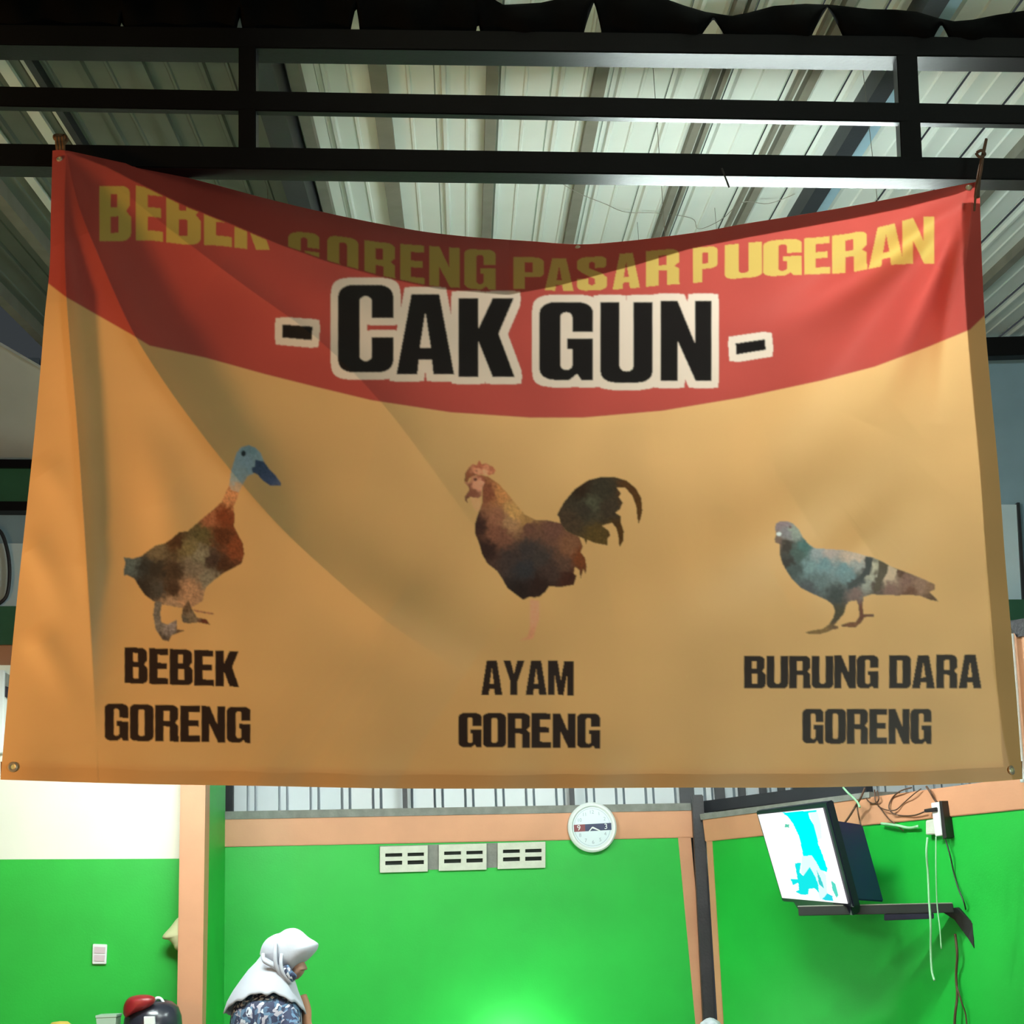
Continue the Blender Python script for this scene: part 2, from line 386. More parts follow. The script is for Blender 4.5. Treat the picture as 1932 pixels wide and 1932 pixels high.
# ------------------------------------------------------------------ banner print (flat artwork)
def arc(cx, cy, rx, ry, a0, a1, n=6):
    return [(cx+rx*math.cos(math.radians(a0+(a1-a0)*i/n)), cy+ry*math.sin(math.radians(a0+(a1-a0)*i/n))) for i in range(n+1)]
def rr(x0, y0, x1, y1): return [(x0, y0), (x1, y0), (x1, y1), (x0, y1)]
TR = lambda x, y, rx=.15, ry=.13: arc(x-rx, y-ry, rx, ry, 90, 0)      # rounded corners, walking clockwise
BR = lambda x, y, rx=.15, ry=.13: arc(x-rx, y+ry, rx, ry, 0, -90)
BL = lambda x, y, rx=.15, ry=.13: arc(x+rx, y+ry, rx, ry, -90, -180)
TL = lambda x, y, rx=.15, ry=.13: arc(x+rx, y-ry, rx, ry, 180, 90)
CIN = [(.33, .22)]+arc(.27, .19, .06, .06, 0, -180, 6)+[(.21, .8)]+arc(.27, .81, .06, .06, 180, 0, 6)+[(.33, .62)]
G = {
 'A': (.58, [[(0, 0), (.15, 1), (.43, 1), (.58, 0), (.37, 0), (.355, .18), (.225, .18), (.21, 0)], [(.235, .33), (.345, .33), (.29, .78)]]),
 'B': (.54, [[(0, 0), (0, 1)]+TR(.52, 1)+[(.52, .64), (.46, .54), (.54, .43)]+BR(.54, 0)+[], [(.2, .61), (.31, .61), (.31, .85), (.2, .85)], rr(.2, .15, .33, .45)]),
 'C': (.54, [[(.54, .62)]+TR(.54, 1)[::-1]+TL(0, 1)[::-1]+BL(0, 0)[::-1]+BR(.54, 0)[::-1]+[(.54, .4), (.33, .4)]+CIN]),
 'D': (.54, [[(0, 0), (0, 1)]+TR(.54, 1)+BR(.54, 0), rr(.2, .16, .33, .84)]),
 'E': (.46, [[(0, 0), (0, 1), (.45, 1), (.45, .82), (.2, .82), (.2, .6), (.42, .6), (.42, .43), (.2, .43), (.2, .18), (.46, .18), (.46, 0)]]),
 'G': (.54, [[(.54, .62)]+TR(.54, 1)[::-1]+TL(0, 1)[::-1]+BL(0, 0)[::-1]+[(.3, .0), (.38, .08), (.42, 0), (.54, 0), (.54, .53), (.28, .53), (.28, .4), (.33, .4)]+CIN]),
 'K': (.56, [[(0, 0), (0, 1), (.2, 1), (.2, .62), (.34, 1), (.55, 1), (.4, .55), (.56, 0), (.34, 0), (.2, .45), (.2, 0)]]),
 'M': (.72, [[(0, 0), (0, 1), (.27, 1), (.36, .45), (.45, 1), (.72, 1), (.72, 0), (.54, 0), (.54, .65), (.43, 0), (.29, 0), (.18, .65), (.18, 0)]]),
 'N': (.54, [[(0, 0), (0, 1), (.18, 1), (.36, .48), (.36, 1), (.54, 1), (.54, 0), (.37, 0), (.18, .5), (.18, 0)]]),
 'O': (.54, [TL(0, 1)+TR(.54, 1)+BR(.54, 0)+BL(0, 0), TL(.2, .86, .06, .06)+TR(.34, .86, .06, .06)+BR(.34, .14, .06, .06)+BL(.2, .14, .06, .06)]),
 'P': (.53, [[(0, 0), (0, 1)]+TR(.53, 1)+BR(.53, .38)+[(.2, .38), (.2, 0)], rr(.2, .53, .33, .84)]),
 'R': (.54, [[(0, 0), (0, 1)]+TR(.53, 1)+[(.53, .62), (.46, .52), (.53, .44), (.54, 0), (.34, 0), (.34, .40), (.2, .42), (.2, 0)], rr(.2, .56, .33, .84)]),
 'S': (.54, [[(.52, .66)]+TR(.53, 1)[::-1]+TL(0, 1)[::-1]+[(0, .66), (.08, .55), (.32, .34), (.33, .2), (.27, .14), (.2, .2), (.2, .36), (0, .36)]+BL(0, 0)[::-1]+BR(.54, 0)[::-1]+[(.54, .36), (.46, .48), (.22, .67), (.21, .82), (.27, .87), (.32, .82), (.32, .66)]]),
 'U': (.54, [[(0, 1), (.2, 1), (.2, .2)]+arc(.27, .2, .07, .06, 180, 360, 6)+[(.34, 1), (.54, 1)]+BR(.54, 0)+BL(0, 0)]),
 'Y': (.58, [[(0, 1), (.2, 1), (.29, .62), (.38, 1), (.58, 1), (.39, .4), (.39, 0), (.19, 0), (.19, .4)]]),
}
SS = 1.25                                             # raster step, px
X0, Y0, X1, Y1 = -20.0, 270.0, 1952.0, 1500.0
NXr = int((X1-X0)/SS); NYr = int((Y1-Y0)/SS)
gx = X0+SS*(np.arange(NXr)+.5); gy = Y0+SS*(np.arange(NYr)+.5)
IMG = np.zeros((NYr, NXr, 3), np.float32)
def cover(polys):
    """even-odd coverage of polygons in px; returns slices and mask"""
    allp = np.concatenate([np.asarray(p, float) for p in polys])
    i0 = max(0, int((allp[:, 0].min()-X0)/SS)-2); i1 = min(NXr, int((allp[:, 0].max()-X0)/SS)+3)
    j0 = max(0, int((allp[:, 1].min()-Y0)/SS)-2); j1 = min(NYr, int((allp[:, 1].max()-Y0)/SS)+3)
    if i1 <= i0 or j1 <= j0: return None
    xs = gx[i0:i1][None, :]; ys = gy[j0:j1][:, None]; M_ = np.zeros((j1-j0, i1-i0), bool)
    for p in polys:
        p = np.asarray(p, float); n = len(p)
        for k in range(n):
            xa, ya = p[k]; xb, yb = p[(k+1) % n]
            if ya == yb: continue
            c = ((ya > ys) != (yb > ys)) & (xs < (xb-xa)*(ys-ya)/(yb-ya)+xa)
            M_ ^= c
    return (slice(j0, j1), slice(i0, i1)), M_
def blur(a, n):
    for _ in range(n):
        p = np.pad(a, [(1, 1), (1, 1)]+[(0, 0)]*(a.ndim-2), mode='edge')
        a = (p[1:-1, 1:-1]*4+p[:-2, 1:-1]+p[2:, 1:-1]+p[1:-1, :-2]+p[1:-1, 2:])/8
    return a
def paint(polys, rgb, alpha=1.0, soft=0):
    r = cover(polys)
    if r is None: return
    s, M_ = r; a = M_.astype(np.float32)
    if soft: a = blur(a, soft)
    a = (a*alpha)[..., None]
    IMG[s] = IMG[s]*(1-a)+a*np.asarray(lin(rgb), np.float32)
def glyph(ch, x0, x1, top, bot):
    """top, bot: functions of x in px"""
    wd, polys = G[ch]; out = []
    for p in polys:
        q = []
        n = len(p)
        for k in range(n):
            a = p[k]; b = p[(k+1) % n]
            for t in (0, .34, .67):
                gx_, gy_ = a[0]+(b[0]-a[0])*t, a[1]+(b[1]-a[1])*t
                x = x0+(x1-x0)*gx_/wd; q.append((x, bot(x)+(top(x)-bot(x))*gy_))
        out.append(q)
    return out
def curve(xs, ys): return lambda x: float(np.interp(x, xs, ys))
def line(text, x0, x1, top, bot):
    ws = [(.22 if c == ' ' else G[c][0]) for c in text]; gap = .028
    tot = sum(ws)+gap*(len(text)-1); s = (x1-x0)/tot; x = x0; out = []
    for c, wd in zip(text, ws):
        if c != ' ': out.append(glyph(c, x, x+wd*s, top, bot))
        x += (wd+gap)*s
    return out
# background: red field over yellow field
red_x = [-20, 85, 124, 176, 248, 282, 388, 500, 600, 700, 850, 1000, 1100, 1250, 1400, 1550, 1650, 1750, 1830, 1858, 1960]
red_y = [500, 530, 560, 590, 631, 652, 675, 706, 731, 755, 778, 788, 788, 775, 750, 718, 692, 655, 622, 595, 560]
bnd = np.interp(gx, red_x, red_y)[None, :]
YEL = np.array(lin((238, 182, 122)), np.float32); RED = np.array(lin((192, 78, 70)), np.float32)
isr = np.clip((bnd-gy[:, None])/2.5+.5, 0, 1)[..., None]
nz = blur(blur(np.random.rand(NYr//24+2, NXr//24+2).astype(np.float32), 3), 2)
jj = (np.arange(NYr)/24.0); ii = (np.arange(NXr)/24.0)
def bil(a, jf, if_):
    j = jf.astype(int); i = if_.astype(int); fj = (jf-j)[:, None]; fi = (if_-i)[None, :]
    return (a[j][:, i]*(1-fj)*(1-fi)+a[j+1][:, i]*fj*(1-fi)+a[j][:, i+1]*(1-fj)*fi+a[j+1][:, i+1]*fj*fi)
nz = bil(nz, jj, ii); nz = (nz-nz.mean())/nz.std()
IMG[:] = YEL*(1-isr)+RED*isr
IMG *= (1+.03*nz)[..., None]
# heading: cut by the crease
cr_x = [100, 135, 200, 260, 350, 450, 530, 620, 720, 830, 960, 1050, 1200, 1300, 1416, 1500, 1600, 1700, 1800, 1843, 1960]
cr_y = [288, 290, 314, 345, 388, 428, 462, 494, 522, 545, 556, 540, 500, 470, 447, 432, 414, 394, 368, 352, 330]
crease = curve(cr_x, cr_y)
t1x = [217, 282, 346, 411, 476]; t1b = [455, 453, 461, 463, 471]
for ch, a, b in (('B', 187, 247), ('E', 256, 308), ('B', 314, 379), ('E', 385, 438), ('K', 443, 509)):
    bt = curve(t1x, t1b); tp_ = lambda x: bt(x)-104
    g = [[(x, max(y, crease(x)+2)) for x, y in p] for p in glyph(ch, a, b, tp_, bt)]
    paint(g, (206, 168, 84))
gxs = [573, 647, 716, 778, 838, 905]
for ch, a, b in (('G', 544, 603), ('O', 618, 676), ('R', 687, 746), ('E', 755, 801), ('N', 810, 867), ('G', 876, 935)):
    tt = curve(gxs, [438, 447, 457, 462, 466, 471]); bb = curve(gxs, [512, 522, 532, 536, 541, 546])
    paint([[(x, min(y, crease(x)-2)) for x, y in p] for p in glyph(ch, a, b, tt, bb)], (206, 168, 84))
hx = [997, 1055, 1117, 1181, 1250, 1331, 1403, 1476, 1544, 1601, 1675, 1730]
htop = [485, 488, 485, 478, 471, 466, 459, 452, 448, 441, 425, 409]; hbot = [545, 549, 548, 545, 538, 532, 524, 520, 517, 515, 500, 497]
for ch, a, b in (('P', 969, 1026), ('A', 1028, 1082), ('S', 1089, 1145), ('A', 1156, 1207), ('R', 1219, 1282), ('P', 1308, 1354), ('U', 1368, 1438), ('G', 1440, 1513), ('E', 1517, 1566), ('R', 1570, 1636), ('A', 1639, 1705), ('N', 1703, 1762)):
    paint(glyph(ch, a, b, curve(hx, htop), curve(hx, hbot)), (208, 172, 92))
# CAK GUN with pale outline
big = []
for ch, a, b, yt, yb in (('C', 638, 742, 537, 703), ('A', 748, 857, 555, 706), ('K', 865, 971, 563, 711), ('G', 1018, 1119, 570, 717), ('U', 1133, 1231, 570, 722), ('N', 1246, 1343, 567, 719)):
    big.append(glyph(ch, a, b, lambda x, y=yt: y, lambda x, y=yb: y))
big.append([[(533, 612), (590, 616), (588, 642), (533, 637)]]); big.append([[(1388, 648), (1443, 640), (1445, 660), (1389, 669)]])
MSK = np.zeros((NYr, NXr), bool)
for g in big:
    s, M_ = cover(g); MSK[s] |= M_
sub = (slice(int((500-Y0)/SS), int((770-Y0)/SS)), slice(int((480-X0)/SS), int((1500-X0)/SS)))
A_ = MSK[sub]; D_ = np.zeros_like(A_); rad = 14/SS
for dj in range(-12, 13):
    for di in range(-12, 13):
        if max(abs(dj), abs(di))+.12*min(abs(dj), abs(di)) <= rad*1.02:
            D_ |= np.roll(np.roll(A_, dj, 0), di, 1)
Da = blur(D_.astype(np.float32), 1)[..., None]
IMG[sub] = IMG[sub]*(1-Da)+Da*np.asarray(lin((236, 210, 194)))
Aa = blur(A_.astype(np.float32), 1)[..., None]
IMG[sub] = IMG[sub]*(1-Aa)+Aa*np.asarray(lin((26, 20, 20)))
INK = (44, 24, 18)
for text, a, b, tt, bb in (('BEBEK', 235, 451, (1221, 1229), (1289, 1296)), ('GORENG', 197, 473, (1327, 1334), (1397, 1402)), ('AYAM', 908, 1083, (1246, 1247), (1311, 1312)),
                           ('GORENG', 865, 1132, (1345, 1346), (1410, 1412)), ('BURUNG DARA', 1404, 1852, (1238, 1235), (1299, 1299)), ('GORENG', 1514, 1758, (1337, 1337), (1403, 1404))):
    for g in line(text, a, b, curve((a, b), tt), curve((a, b), bb)): paint(g, INK)
# birds: outline + colour samples read off the print
def bird(poly, cols, sc, ox, oy, amp=.18, gain=1.75, soft=1):
    P = [[(ox+x/sc, oy+y/sc) for x, y in p] for p in poly]
    s, M_ = cover(P); xs = gx[s[1]][None, :]; ys = gy[s[0]][:, None]
    W_ = 0; C_ = 0
    n1 = np.random.rand(*M_.shape).astype(np.float32); n1 = blur(n1, 3); n1 = (n1-n1.mean())/n1.std()
    n2 = blur(np.random.rand(*M_.shape).astype(np.float32), 14); n2 = (n2-n2.mean())/n2.std(); n3 = blur(np.random.rand(*M_.shape).astype(np.float32), 14); n3 = (n3-n3.mean())/n3.std()
    for (x, y), c in cols:
        d2 = (xs+n2*2.2-(ox+x/sc))**2+(ys+n3*2.2-(oy+y/sc))**2+6
        ww = 1/d2**2; W_ = W_+ww; C_ = C_+ww[..., None]*np.asarray(lin(c))
    C_ = np.clip(C_/W_[..., None]*gain*(1+amp*n1)[..., None], .004, .9)
    a = blur(M_.astype(np.float32), soft)[..., None]
    IMG[s] = IMG[s]*(1-a)+a*C_
D = (4.4917, 200, 800)
bird([[(910, 725), (980, 660), (1010, 590), (1040, 520), (1125, 575), (1110, 640), (1080, 700), (1090, 780), (1085, 870), (1120, 940), (1160, 1010), (1172, 1100), (1150, 1180), (1090, 1215), (1000, 1260), (920, 1320), (850, 1380), (832, 1430), (820, 1500), (720, 1560), (650, 1560), (480, 1530), (400, 1500), (330, 1450), (280, 1380), (240, 1310), (180, 1280), (150, 1285), (150, 1240), (165, 1180), (150, 1130), (230, 1140), (300, 1120), (350, 1080), (420, 1030), (500, 1010), (560, 970), (620, 915), (690, 910), (750, 860), (830, 790)]],
     [((430, 1230), (30, 26, 28)), ((330, 1200), (34, 36, 40)), ((450, 1400), (58, 54, 54)), ((600, 1000), (70, 42, 25)), ((700, 1050), (120, 100, 65)), ((800, 940), (90, 75, 45)), ((800, 1120), (130, 115, 95)), ((1000, 780), (112, 52, 28)), ((980, 950), (84, 42, 22)), ((1100, 1050), (120, 60, 35)), ((900, 1150), (65, 45, 38)), ((1000, 1200), (70, 40, 25)), ((740, 1220), (120, 100, 84)), ((1060, 610), (188, 124, 84)), ((880, 790), (150, 88, 60)), ((220, 1190), (80, 88, 90)), ((430, 1080), (92, 78, 62)), ((860, 1300), (126, 112, 96)), ((580, 1250), (60, 42, 32)), ((720, 1400), (166, 122, 94)), ((700, 1500), (168, 124, 96)), ((560, 1400), (60, 40, 30)), ((330, 1400), (40, 34, 34)), ((550, 1520), (150, 118, 96))], *D, amp=.14, gain=1.5)
bird([[(1045, 520), (1060, 400), (1090, 300), (1110, 240), (1150, 195), (1210, 180), (1265, 200), (1310, 245), (1340, 320), (1290, 330), (1250, 420), (1200, 440), (1170, 490), (1125, 580), (1060, 560)]],
     [((1200, 300), (126, 140, 156)), ((1100, 450), (132, 142, 152)), ((1230, 210), (112, 128, 140)), ((1280, 280), (128, 140, 150)), ((1100, 560), (160, 134, 116))], *D, amp=.06)
bird([[(1262, 300), (1340, 320), (1390, 390), (1440, 440), (1480, 495), (1485, 525), (1390, 520), (1330, 480), (1280, 425), (1240, 410), (1235, 370), (1265, 360)]],
     [((1300, 360), (52, 62, 88)), ((1400, 470), (60, 68, 98)), ((1470, 510), (80, 82, 110))], *D, amp=.1)
bird([arc(1165, 250, 22, 26, 0, 350, 12)], [((1165, 250), (30, 36, 44))], *D, amp=0)
bird([[(415, 1500), (475, 1510), (460, 1600), (470, 1680), (520, 1700), (600, 1660), (600, 1740), (670, 1750), (600, 1775), (555, 1790), (530, 1840), (480, 1830), (420, 1740), (400, 1620)]],
     [((435, 1580), (92, 84, 80)), ((440, 1720), (100, 90, 86)), ((540, 1720), (122, 108, 108)), ((500, 1820), (70, 58, 54)), ((650, 1752), (80, 58, 44))], *D)
bird([[(650, 1560), (700, 1490), (725, 1560), (770, 1640), (850, 1655), (880, 1700), (780, 1680), (700, 1690), (650, 1680), (640, 1630)]],
     [((690, 1540), (96, 72, 56)), ((660, 1660), (80, 70, 62)), ((720, 1640), (104, 86, 70)), ((860, 1690), (84, 40, 28))], *D)
bird([[(735, 1570), (830, 1590), (925, 1605), (900, 1615), (760, 1590)]], [((850, 1600), (140, 88, 70))], *D)
Rr = (4.712, 830, 840)
bird([[(800, 1370), (880, 1380), (885, 1540), (850, 1640), (830, 1720), (700, 1740), (780, 1700), (800, 1620)]], [((840, 1500), (196, 134, 104)), ((760, 1720), (186, 124, 94))], *Rr, amp=.03, soft=6)
bird([[(270, 460), (360, 470), (370, 560), (330, 600), (290, 540)]], [((320, 520), (196, 140, 100))], *Rr, amp=.03, soft=4)
bird([[(380, 270), (430, 280), (520, 340), (610, 440), (680, 530), (760, 620), (850, 665), (960, 668), (1080, 695), (1120, 760), (1190, 790), (1240, 820), (1270, 900), (1250, 950), (1290, 1000), (1305, 1080), (1295, 1150), (1275, 1100), (1250, 1190), (1240, 1110), (1200, 1080), (1190, 1140), (1215, 1160), (1190, 1240), (1080, 1260), (970, 1255), (940, 1300), (890, 1345), (840, 1355), (800, 1345), (740, 1375), (680, 1330), (600, 1270), (550, 1180), (510, 1120), (420, 1050), (375, 970), (350, 880), (315, 790), (315, 690), (335, 620), (360, 560), (380, 500), (375, 380)]],
     [((430, 420), (120, 65, 45)), ((540, 420), (172, 112, 68)), ((660, 600), (176, 128, 78)), ((500, 640), (132, 82, 62)), ((335, 720), (55, 30, 25)), ((420, 920), (45, 25, 22)), ((560, 800), (108, 66, 52)), ((800, 740), (92, 58, 48)), ((1000, 750), (95, 60, 50)), ((1150, 900), (110, 70, 50)), ((1250, 1000), (100, 50, 25)), ((780, 920), (52, 42, 42)), ((900, 1000), (55, 44, 42)), ((750, 1100), (43, 38, 42)), ((620, 1000), (55, 40, 38)), ((700, 1280), (35, 22, 20)), ((900, 1250), (40, 22, 18)), ((1150, 1200), (56, 26, 18)), ((1000, 1120), (58, 40, 36)), ((620, 690), (150, 108, 78)), ((760, 650), (150, 108, 66)), ((1100, 1050), (80, 54, 44)), ((500, 780), (116, 70, 54))], *Rr, amp=.1)
bird([[(1040, 620), (1100, 510), (1200, 390), (1320, 310), (1440, 280), (1560, 285), (1660, 315), (1740, 380), (1790, 470), (1800, 580), (1785, 650), (1765, 700), (1755, 640), (1745, 540), (1710, 450), (1650, 380), (1570, 375), (1610, 430), (1590, 460), (1625, 510), (1600, 570), (1560, 600), (1605, 630), (1610, 690), (1635, 770), (1630, 850), (1595, 910), (1590, 830), (1570, 740), (1530, 690), (1440, 715), (1500, 760), (1515, 800), (1490, 830), (1490, 890), (1380, 870), (1310, 840), (1300, 880), (1280, 830), (1200, 800), (1120, 760), (1070, 690), (1060, 640)]],
     [((1300, 560), (48, 38, 30)), ((1250, 400), (40, 25, 15)), ((1450, 400), (46, 38, 28)), ((1700, 400), (68, 40, 16)), ((1780, 560), (70, 42, 16)), ((1600, 800), (66, 40, 14)), ((1400, 820), (76, 56, 26)), ((1340, 520), (66, 62, 48)), ((1500, 560), (52, 40, 30)), ((1150, 700), (60, 44, 32))], *Rr, amp=.12)
bird([[(260, 330), (290, 270), (380, 265), (400, 330), (375, 380), (370, 450), (340, 470), (270, 460), (240, 480), (250, 520), (225, 490), (220, 460), (260, 400), (255, 370), (215, 330)]],
     [((300, 420), (120, 68, 52)), ((330, 360), (196, 128, 102)), ((360, 340), (200, 132, 106)), ((235, 480), (104, 62, 44)), ((270, 330), (170, 110, 84)), ((250, 380), (120, 66, 50)), ((380, 300), (140, 74, 54))], *Rr, amp=.04)
bird([[(218, 325), (225, 250), (250, 210), (290, 165), (325, 180), (350, 132), (372, 172), (408, 158), (440, 178), (470, 190), (495, 225), (480, 255), (430, 270), (380, 258), (300, 270), (262, 295), (245, 330)]],
     [((340, 225), (200, 128, 98)), ((420, 232), (204, 134, 102)), ((250, 260), (128, 70, 46)), ((350, 170), (160, 84, 60)), ((460, 200), (160, 90, 64)), ((480, 240), (170, 96, 70)), ((330, 262), (120, 62, 44)), ((230, 310), (120, 70, 44))], *Rr, amp=.06)
bird([arc(315, 305, 16, 14, 0, 350, 10)], [((315, 305), (84, 40, 32))], *Rr, amp=0)
Pg = (5.2216, 1430, 950)
bird([[(170, 250), (175, 200), (220, 175), (290, 175), (340, 195), (400, 250), (440, 330), (500, 400), (560, 440), (700, 450), (850, 460), (980, 490), (1060, 515), (1130, 530), (1200, 560), (1290, 610), (1370, 645), (1500, 690), (1620, 740), (1740, 795), (1740, 850), (1690, 870), (1780, 965), (1700, 950), (1600, 910), (1500, 900), (1380, 905), (1200, 900), (1120, 895), (1040, 920), (1030, 1000), (1040, 1090), (1140, 1090), (1140, 1115), (1050, 1120), (1020, 1170), (960, 1220), (830, 1215), (820, 1195), (900, 1170), (960, 1170), (1000, 1110), (990, 1000), (970, 955), (900, 965), (870, 1000), (850, 1080), (800, 1140), (750, 1200), (790, 1210), (790, 1235), (740, 1240), (700, 1260), (620, 1285), (500, 1285), (465, 1270), (540, 1250), (640, 1235), (700, 1190), (740, 1130), (760, 1060), (740, 1000), (690, 960), (620, 925), (540, 890), (420, 830), (340, 750), (280, 660), (240, 590), (215, 500), (215, 400), (170, 385), (165, 350), (180, 310)]],
     [((250, 210), (125, 105, 110)), ((280, 270), (112, 104, 108)), ((350, 270), (124, 126, 118)), ((280, 420), (45, 32, 25)), ((300, 580), (42, 33, 30)), ((400, 480), (58, 70, 66)), ((470, 430), (58, 84, 82)), ((360, 640), (60, 66, 66)), ((650, 600), (98, 118, 124)), ((700, 470), (156, 138, 134)), ((600, 480), (130, 132, 136)), ((900, 510), (166, 142, 128)), ((1000, 520), (168, 142, 126)), ((850, 650), (94, 114, 120)), ((520, 620), (104, 122, 126)), ((600, 760), (84, 94, 96)), ((500, 850), (68, 68, 72)), ((1000, 600), (130, 126, 124)), ((900, 720), (92, 108, 112)), ((780, 900), (45, 45, 45)), ((1110, 590), (50, 46, 46)), ((1080, 680), (50, 46, 46)), ((1020, 760), (50, 48, 50)), ((930, 800), (54, 54, 56)), ((1155, 620), (158, 146, 128)), ((1120, 720), (146, 136, 122)), ((1070, 800), (128, 122, 114)), ((1230, 620), (72, 58, 44)), ((1200, 720), (70, 56, 44)), ((1180, 830), (70, 52, 44)), ((1320, 670), (166, 138, 116)), ((1290, 730), (164, 136, 116)), ((1450, 760), (116, 82, 72)), ((1600, 820), (132, 98, 82)), ((1300, 840), (112, 80, 72)), ((1720, 820), (120, 86, 66)), ((1740, 945), (84, 58, 42)), ((1500, 880), (96, 62, 48)), ((1400, 670), (80, 50, 36)), ((800, 1060), (60, 50, 35)), ((1020, 1050), (92, 52, 38)), ((600, 1260), (112, 82, 48)), ((920, 1190), (104, 64, 42)), ((960, 880), (104, 78, 74)), ((190, 370), (100, 76, 66))], *Pg, amp=.07)
bird([[(1060, 520), (1130, 535), (1120, 620), (1060, 720), (980, 800), (880, 850), (900, 790), (1000, 720), (1060, 640)]], [((1050, 680), (50, 48, 48))], *Pg, amp=.05)
bird([[(1190, 560), (1285, 605), (1270, 690), (1220, 770), (1190, 860), (1140, 860), (1160, 780), (1190, 660)]], [((1200, 700), (72, 58, 44))], *Pg, amp=.05)
bird([[(1290, 620), (1370, 650), (1360, 700), (1330, 745), (1250, 755), (1280, 680)]], [((1310, 690), (168, 140, 118))], *Pg, amp=.03)
bird([arc(207, 300, 26, 20, 0, 350, 10)], [((207, 300), (232, 222, 218))], *Pg, amp=0)
bird([arc(318, 232, 12, 10, 0, 350, 10)], [((318, 232), (88, 60, 58))], *Pg, amp=0)
# hem darkens nothing here: separate layers behind the cloth do that by blocking light

# ------------------------------------------------------------------ banner surface
def C1(xs, ys, n):
    return np.interp(n, xs, ys)
IMG = blur(IMG, 1)
NU, NV = 1040, 680
tu = np.linspace(0, 1, NU)[None, :]; tv = np.linspace(0, 1, NV)[:, None]
def poly_curve(P, n, key):
    """sample a polyline smoothly at n even parameters"""
    Q = smoothpts([Vector((x, y, 0)) for x, y in P], 12); Q = np.array([(q.x, q.y) for q in Q])
    s = np.concatenate([[0], np.cumsum(np.hypot(*np.diff(Q, axis=0).T))]); s /= s[-1]
    t = np.linspace(0, 1, n); return np.stack([np.interp(t, s, Q[:, 0]), np.interp(t, s, Q[:, 1])], -1)
TOP = poly_curve([(99, 284), (125, 284), (200, 300), (300, 322), (400, 347), (500, 374), (600, 398), (700, 419), (800, 437), (900, 448), (1000, 455), (1090, 461), (1170, 456), (1250, 447), (1330, 436), (1400, 423), (1500, 407), (1600, 390), (1700, 371), (1790, 353), (1848, 342)], NU, 0)
BOT = poly_curve([(1, 1471), (150, 1476), (300, 1480), (500, 1483), (700, 1487), (900, 1488), (1100, 1487), (1300, 1486), (1500, 1486), (1700, 1482), (1850, 1476), (1929, 1470)], NU, 0)
LEF = poly_curve([(99, 284), (96, 400), (94, 500), (84, 600), (76, 700), (62, 850), (46, 1000), (30, 1150), (14, 1320), (1, 1471)], NV, 1)
RIG = poly_curve([(1848, 342), (1852, 480), (1858, 600), (1868, 720), (1885, 900), (1896, 1050), (1907, 1180), (1919, 1330), (1929, 1470)], NV, 1)
U = ((1-tv)*TOP[:, 0][None]+tv*BOT[:, 0][None]+(1-tu)*LEF[:, 0][:, None]+tu*RIG[:, 0][:, None]
     - (1-tu)*(1-tv)*TOP[0, 0]-tu*(1-tv)*TOP[-1, 0]-(1-tu)*tv*BOT[0, 0]-tu*tv*BOT[-1, 0])
Vv = ((1-tv)*TOP[:, 1][None]+tv*BOT[:, 1][None]+(1-tu)*LEF[:, 1][:, None]+tu*RIG[:, 1][:, None]
      - (1-tu)*(1-tv)*TOP[0, 1]-tu*(1-tv)*TOP[-1, 1]-(1-tu)*tv*BOT[0, 1]-tu*tv*BOT[-1, 1])
def dist_poly(P, u, v):
    """signed distance (positive right of travel), and parameter 0..1 along the polyline"""
    Q = smoothpts([Vector((x, y, 0)) for x, y in P], 6); Q = np.array([(q.x, q.y) for q in Q])
    L = np.concatenate([[0], np.cumsum(np.hypot(*np.diff(Q, axis=0).T))]); best = np.full(u.shape, 1e9); sd = np.zeros(u.shape); tt = np.zeros(u.shape)
    for k in range(len(Q)-1):
        a = Q[k]; d = Q[k+1]-a; l2 = d@d
        t = np.clip(((u-a[0])*d[0]+(v-a[1])*d[1])/l2, 0, 1)
        ex = u-a[0]-t*d[0]; ey = v-a[1]-t*d[1]; r = np.hypot(ex, ey)
        cr = d[0]*ey-d[1]*ex            # >0: right of travel on screen (y down) means clockwise side
        m_ = r < best
        best = np.where(m_, r, best); sd = np.where(m_, np.where(cr > 0, 1, -1)*r, sd); tt = np.where(m_, (L[k]+t*np.sqrt(l2))/L[-1], tt)
    return sd, tt
def ridge(P, A, wn, wp, u, v, A_t=((0, 0), (.15, 1), (1, 0)), grow=1.0):
    """crest along P; wn width on the negative (left of travel) side, wp on the positive side"""
    sd, t = dist_poly(P, u, v)
    e = np.interp(t, [a for a, b in A_t], [b for a, b in A_t]); g = 1+(grow-1)*t
    return A*e*np.where(sd < 0, np.exp(-(-sd)/(wn*g)), np.exp(-sd/(wp*g)))
def soft_ridge(P, A, w_, u, v, A_t=((0, 0), (.2, 1), (1, 0)), grow=1.0):
    sd, t = dist_poly(P, u, v); e = np.interp(t, [a for a, b in A_t], [b for a, b in A_t]); g = w_*(1+(grow-1)*t)
    return A*e*np.exp(-(sd/g)**2)
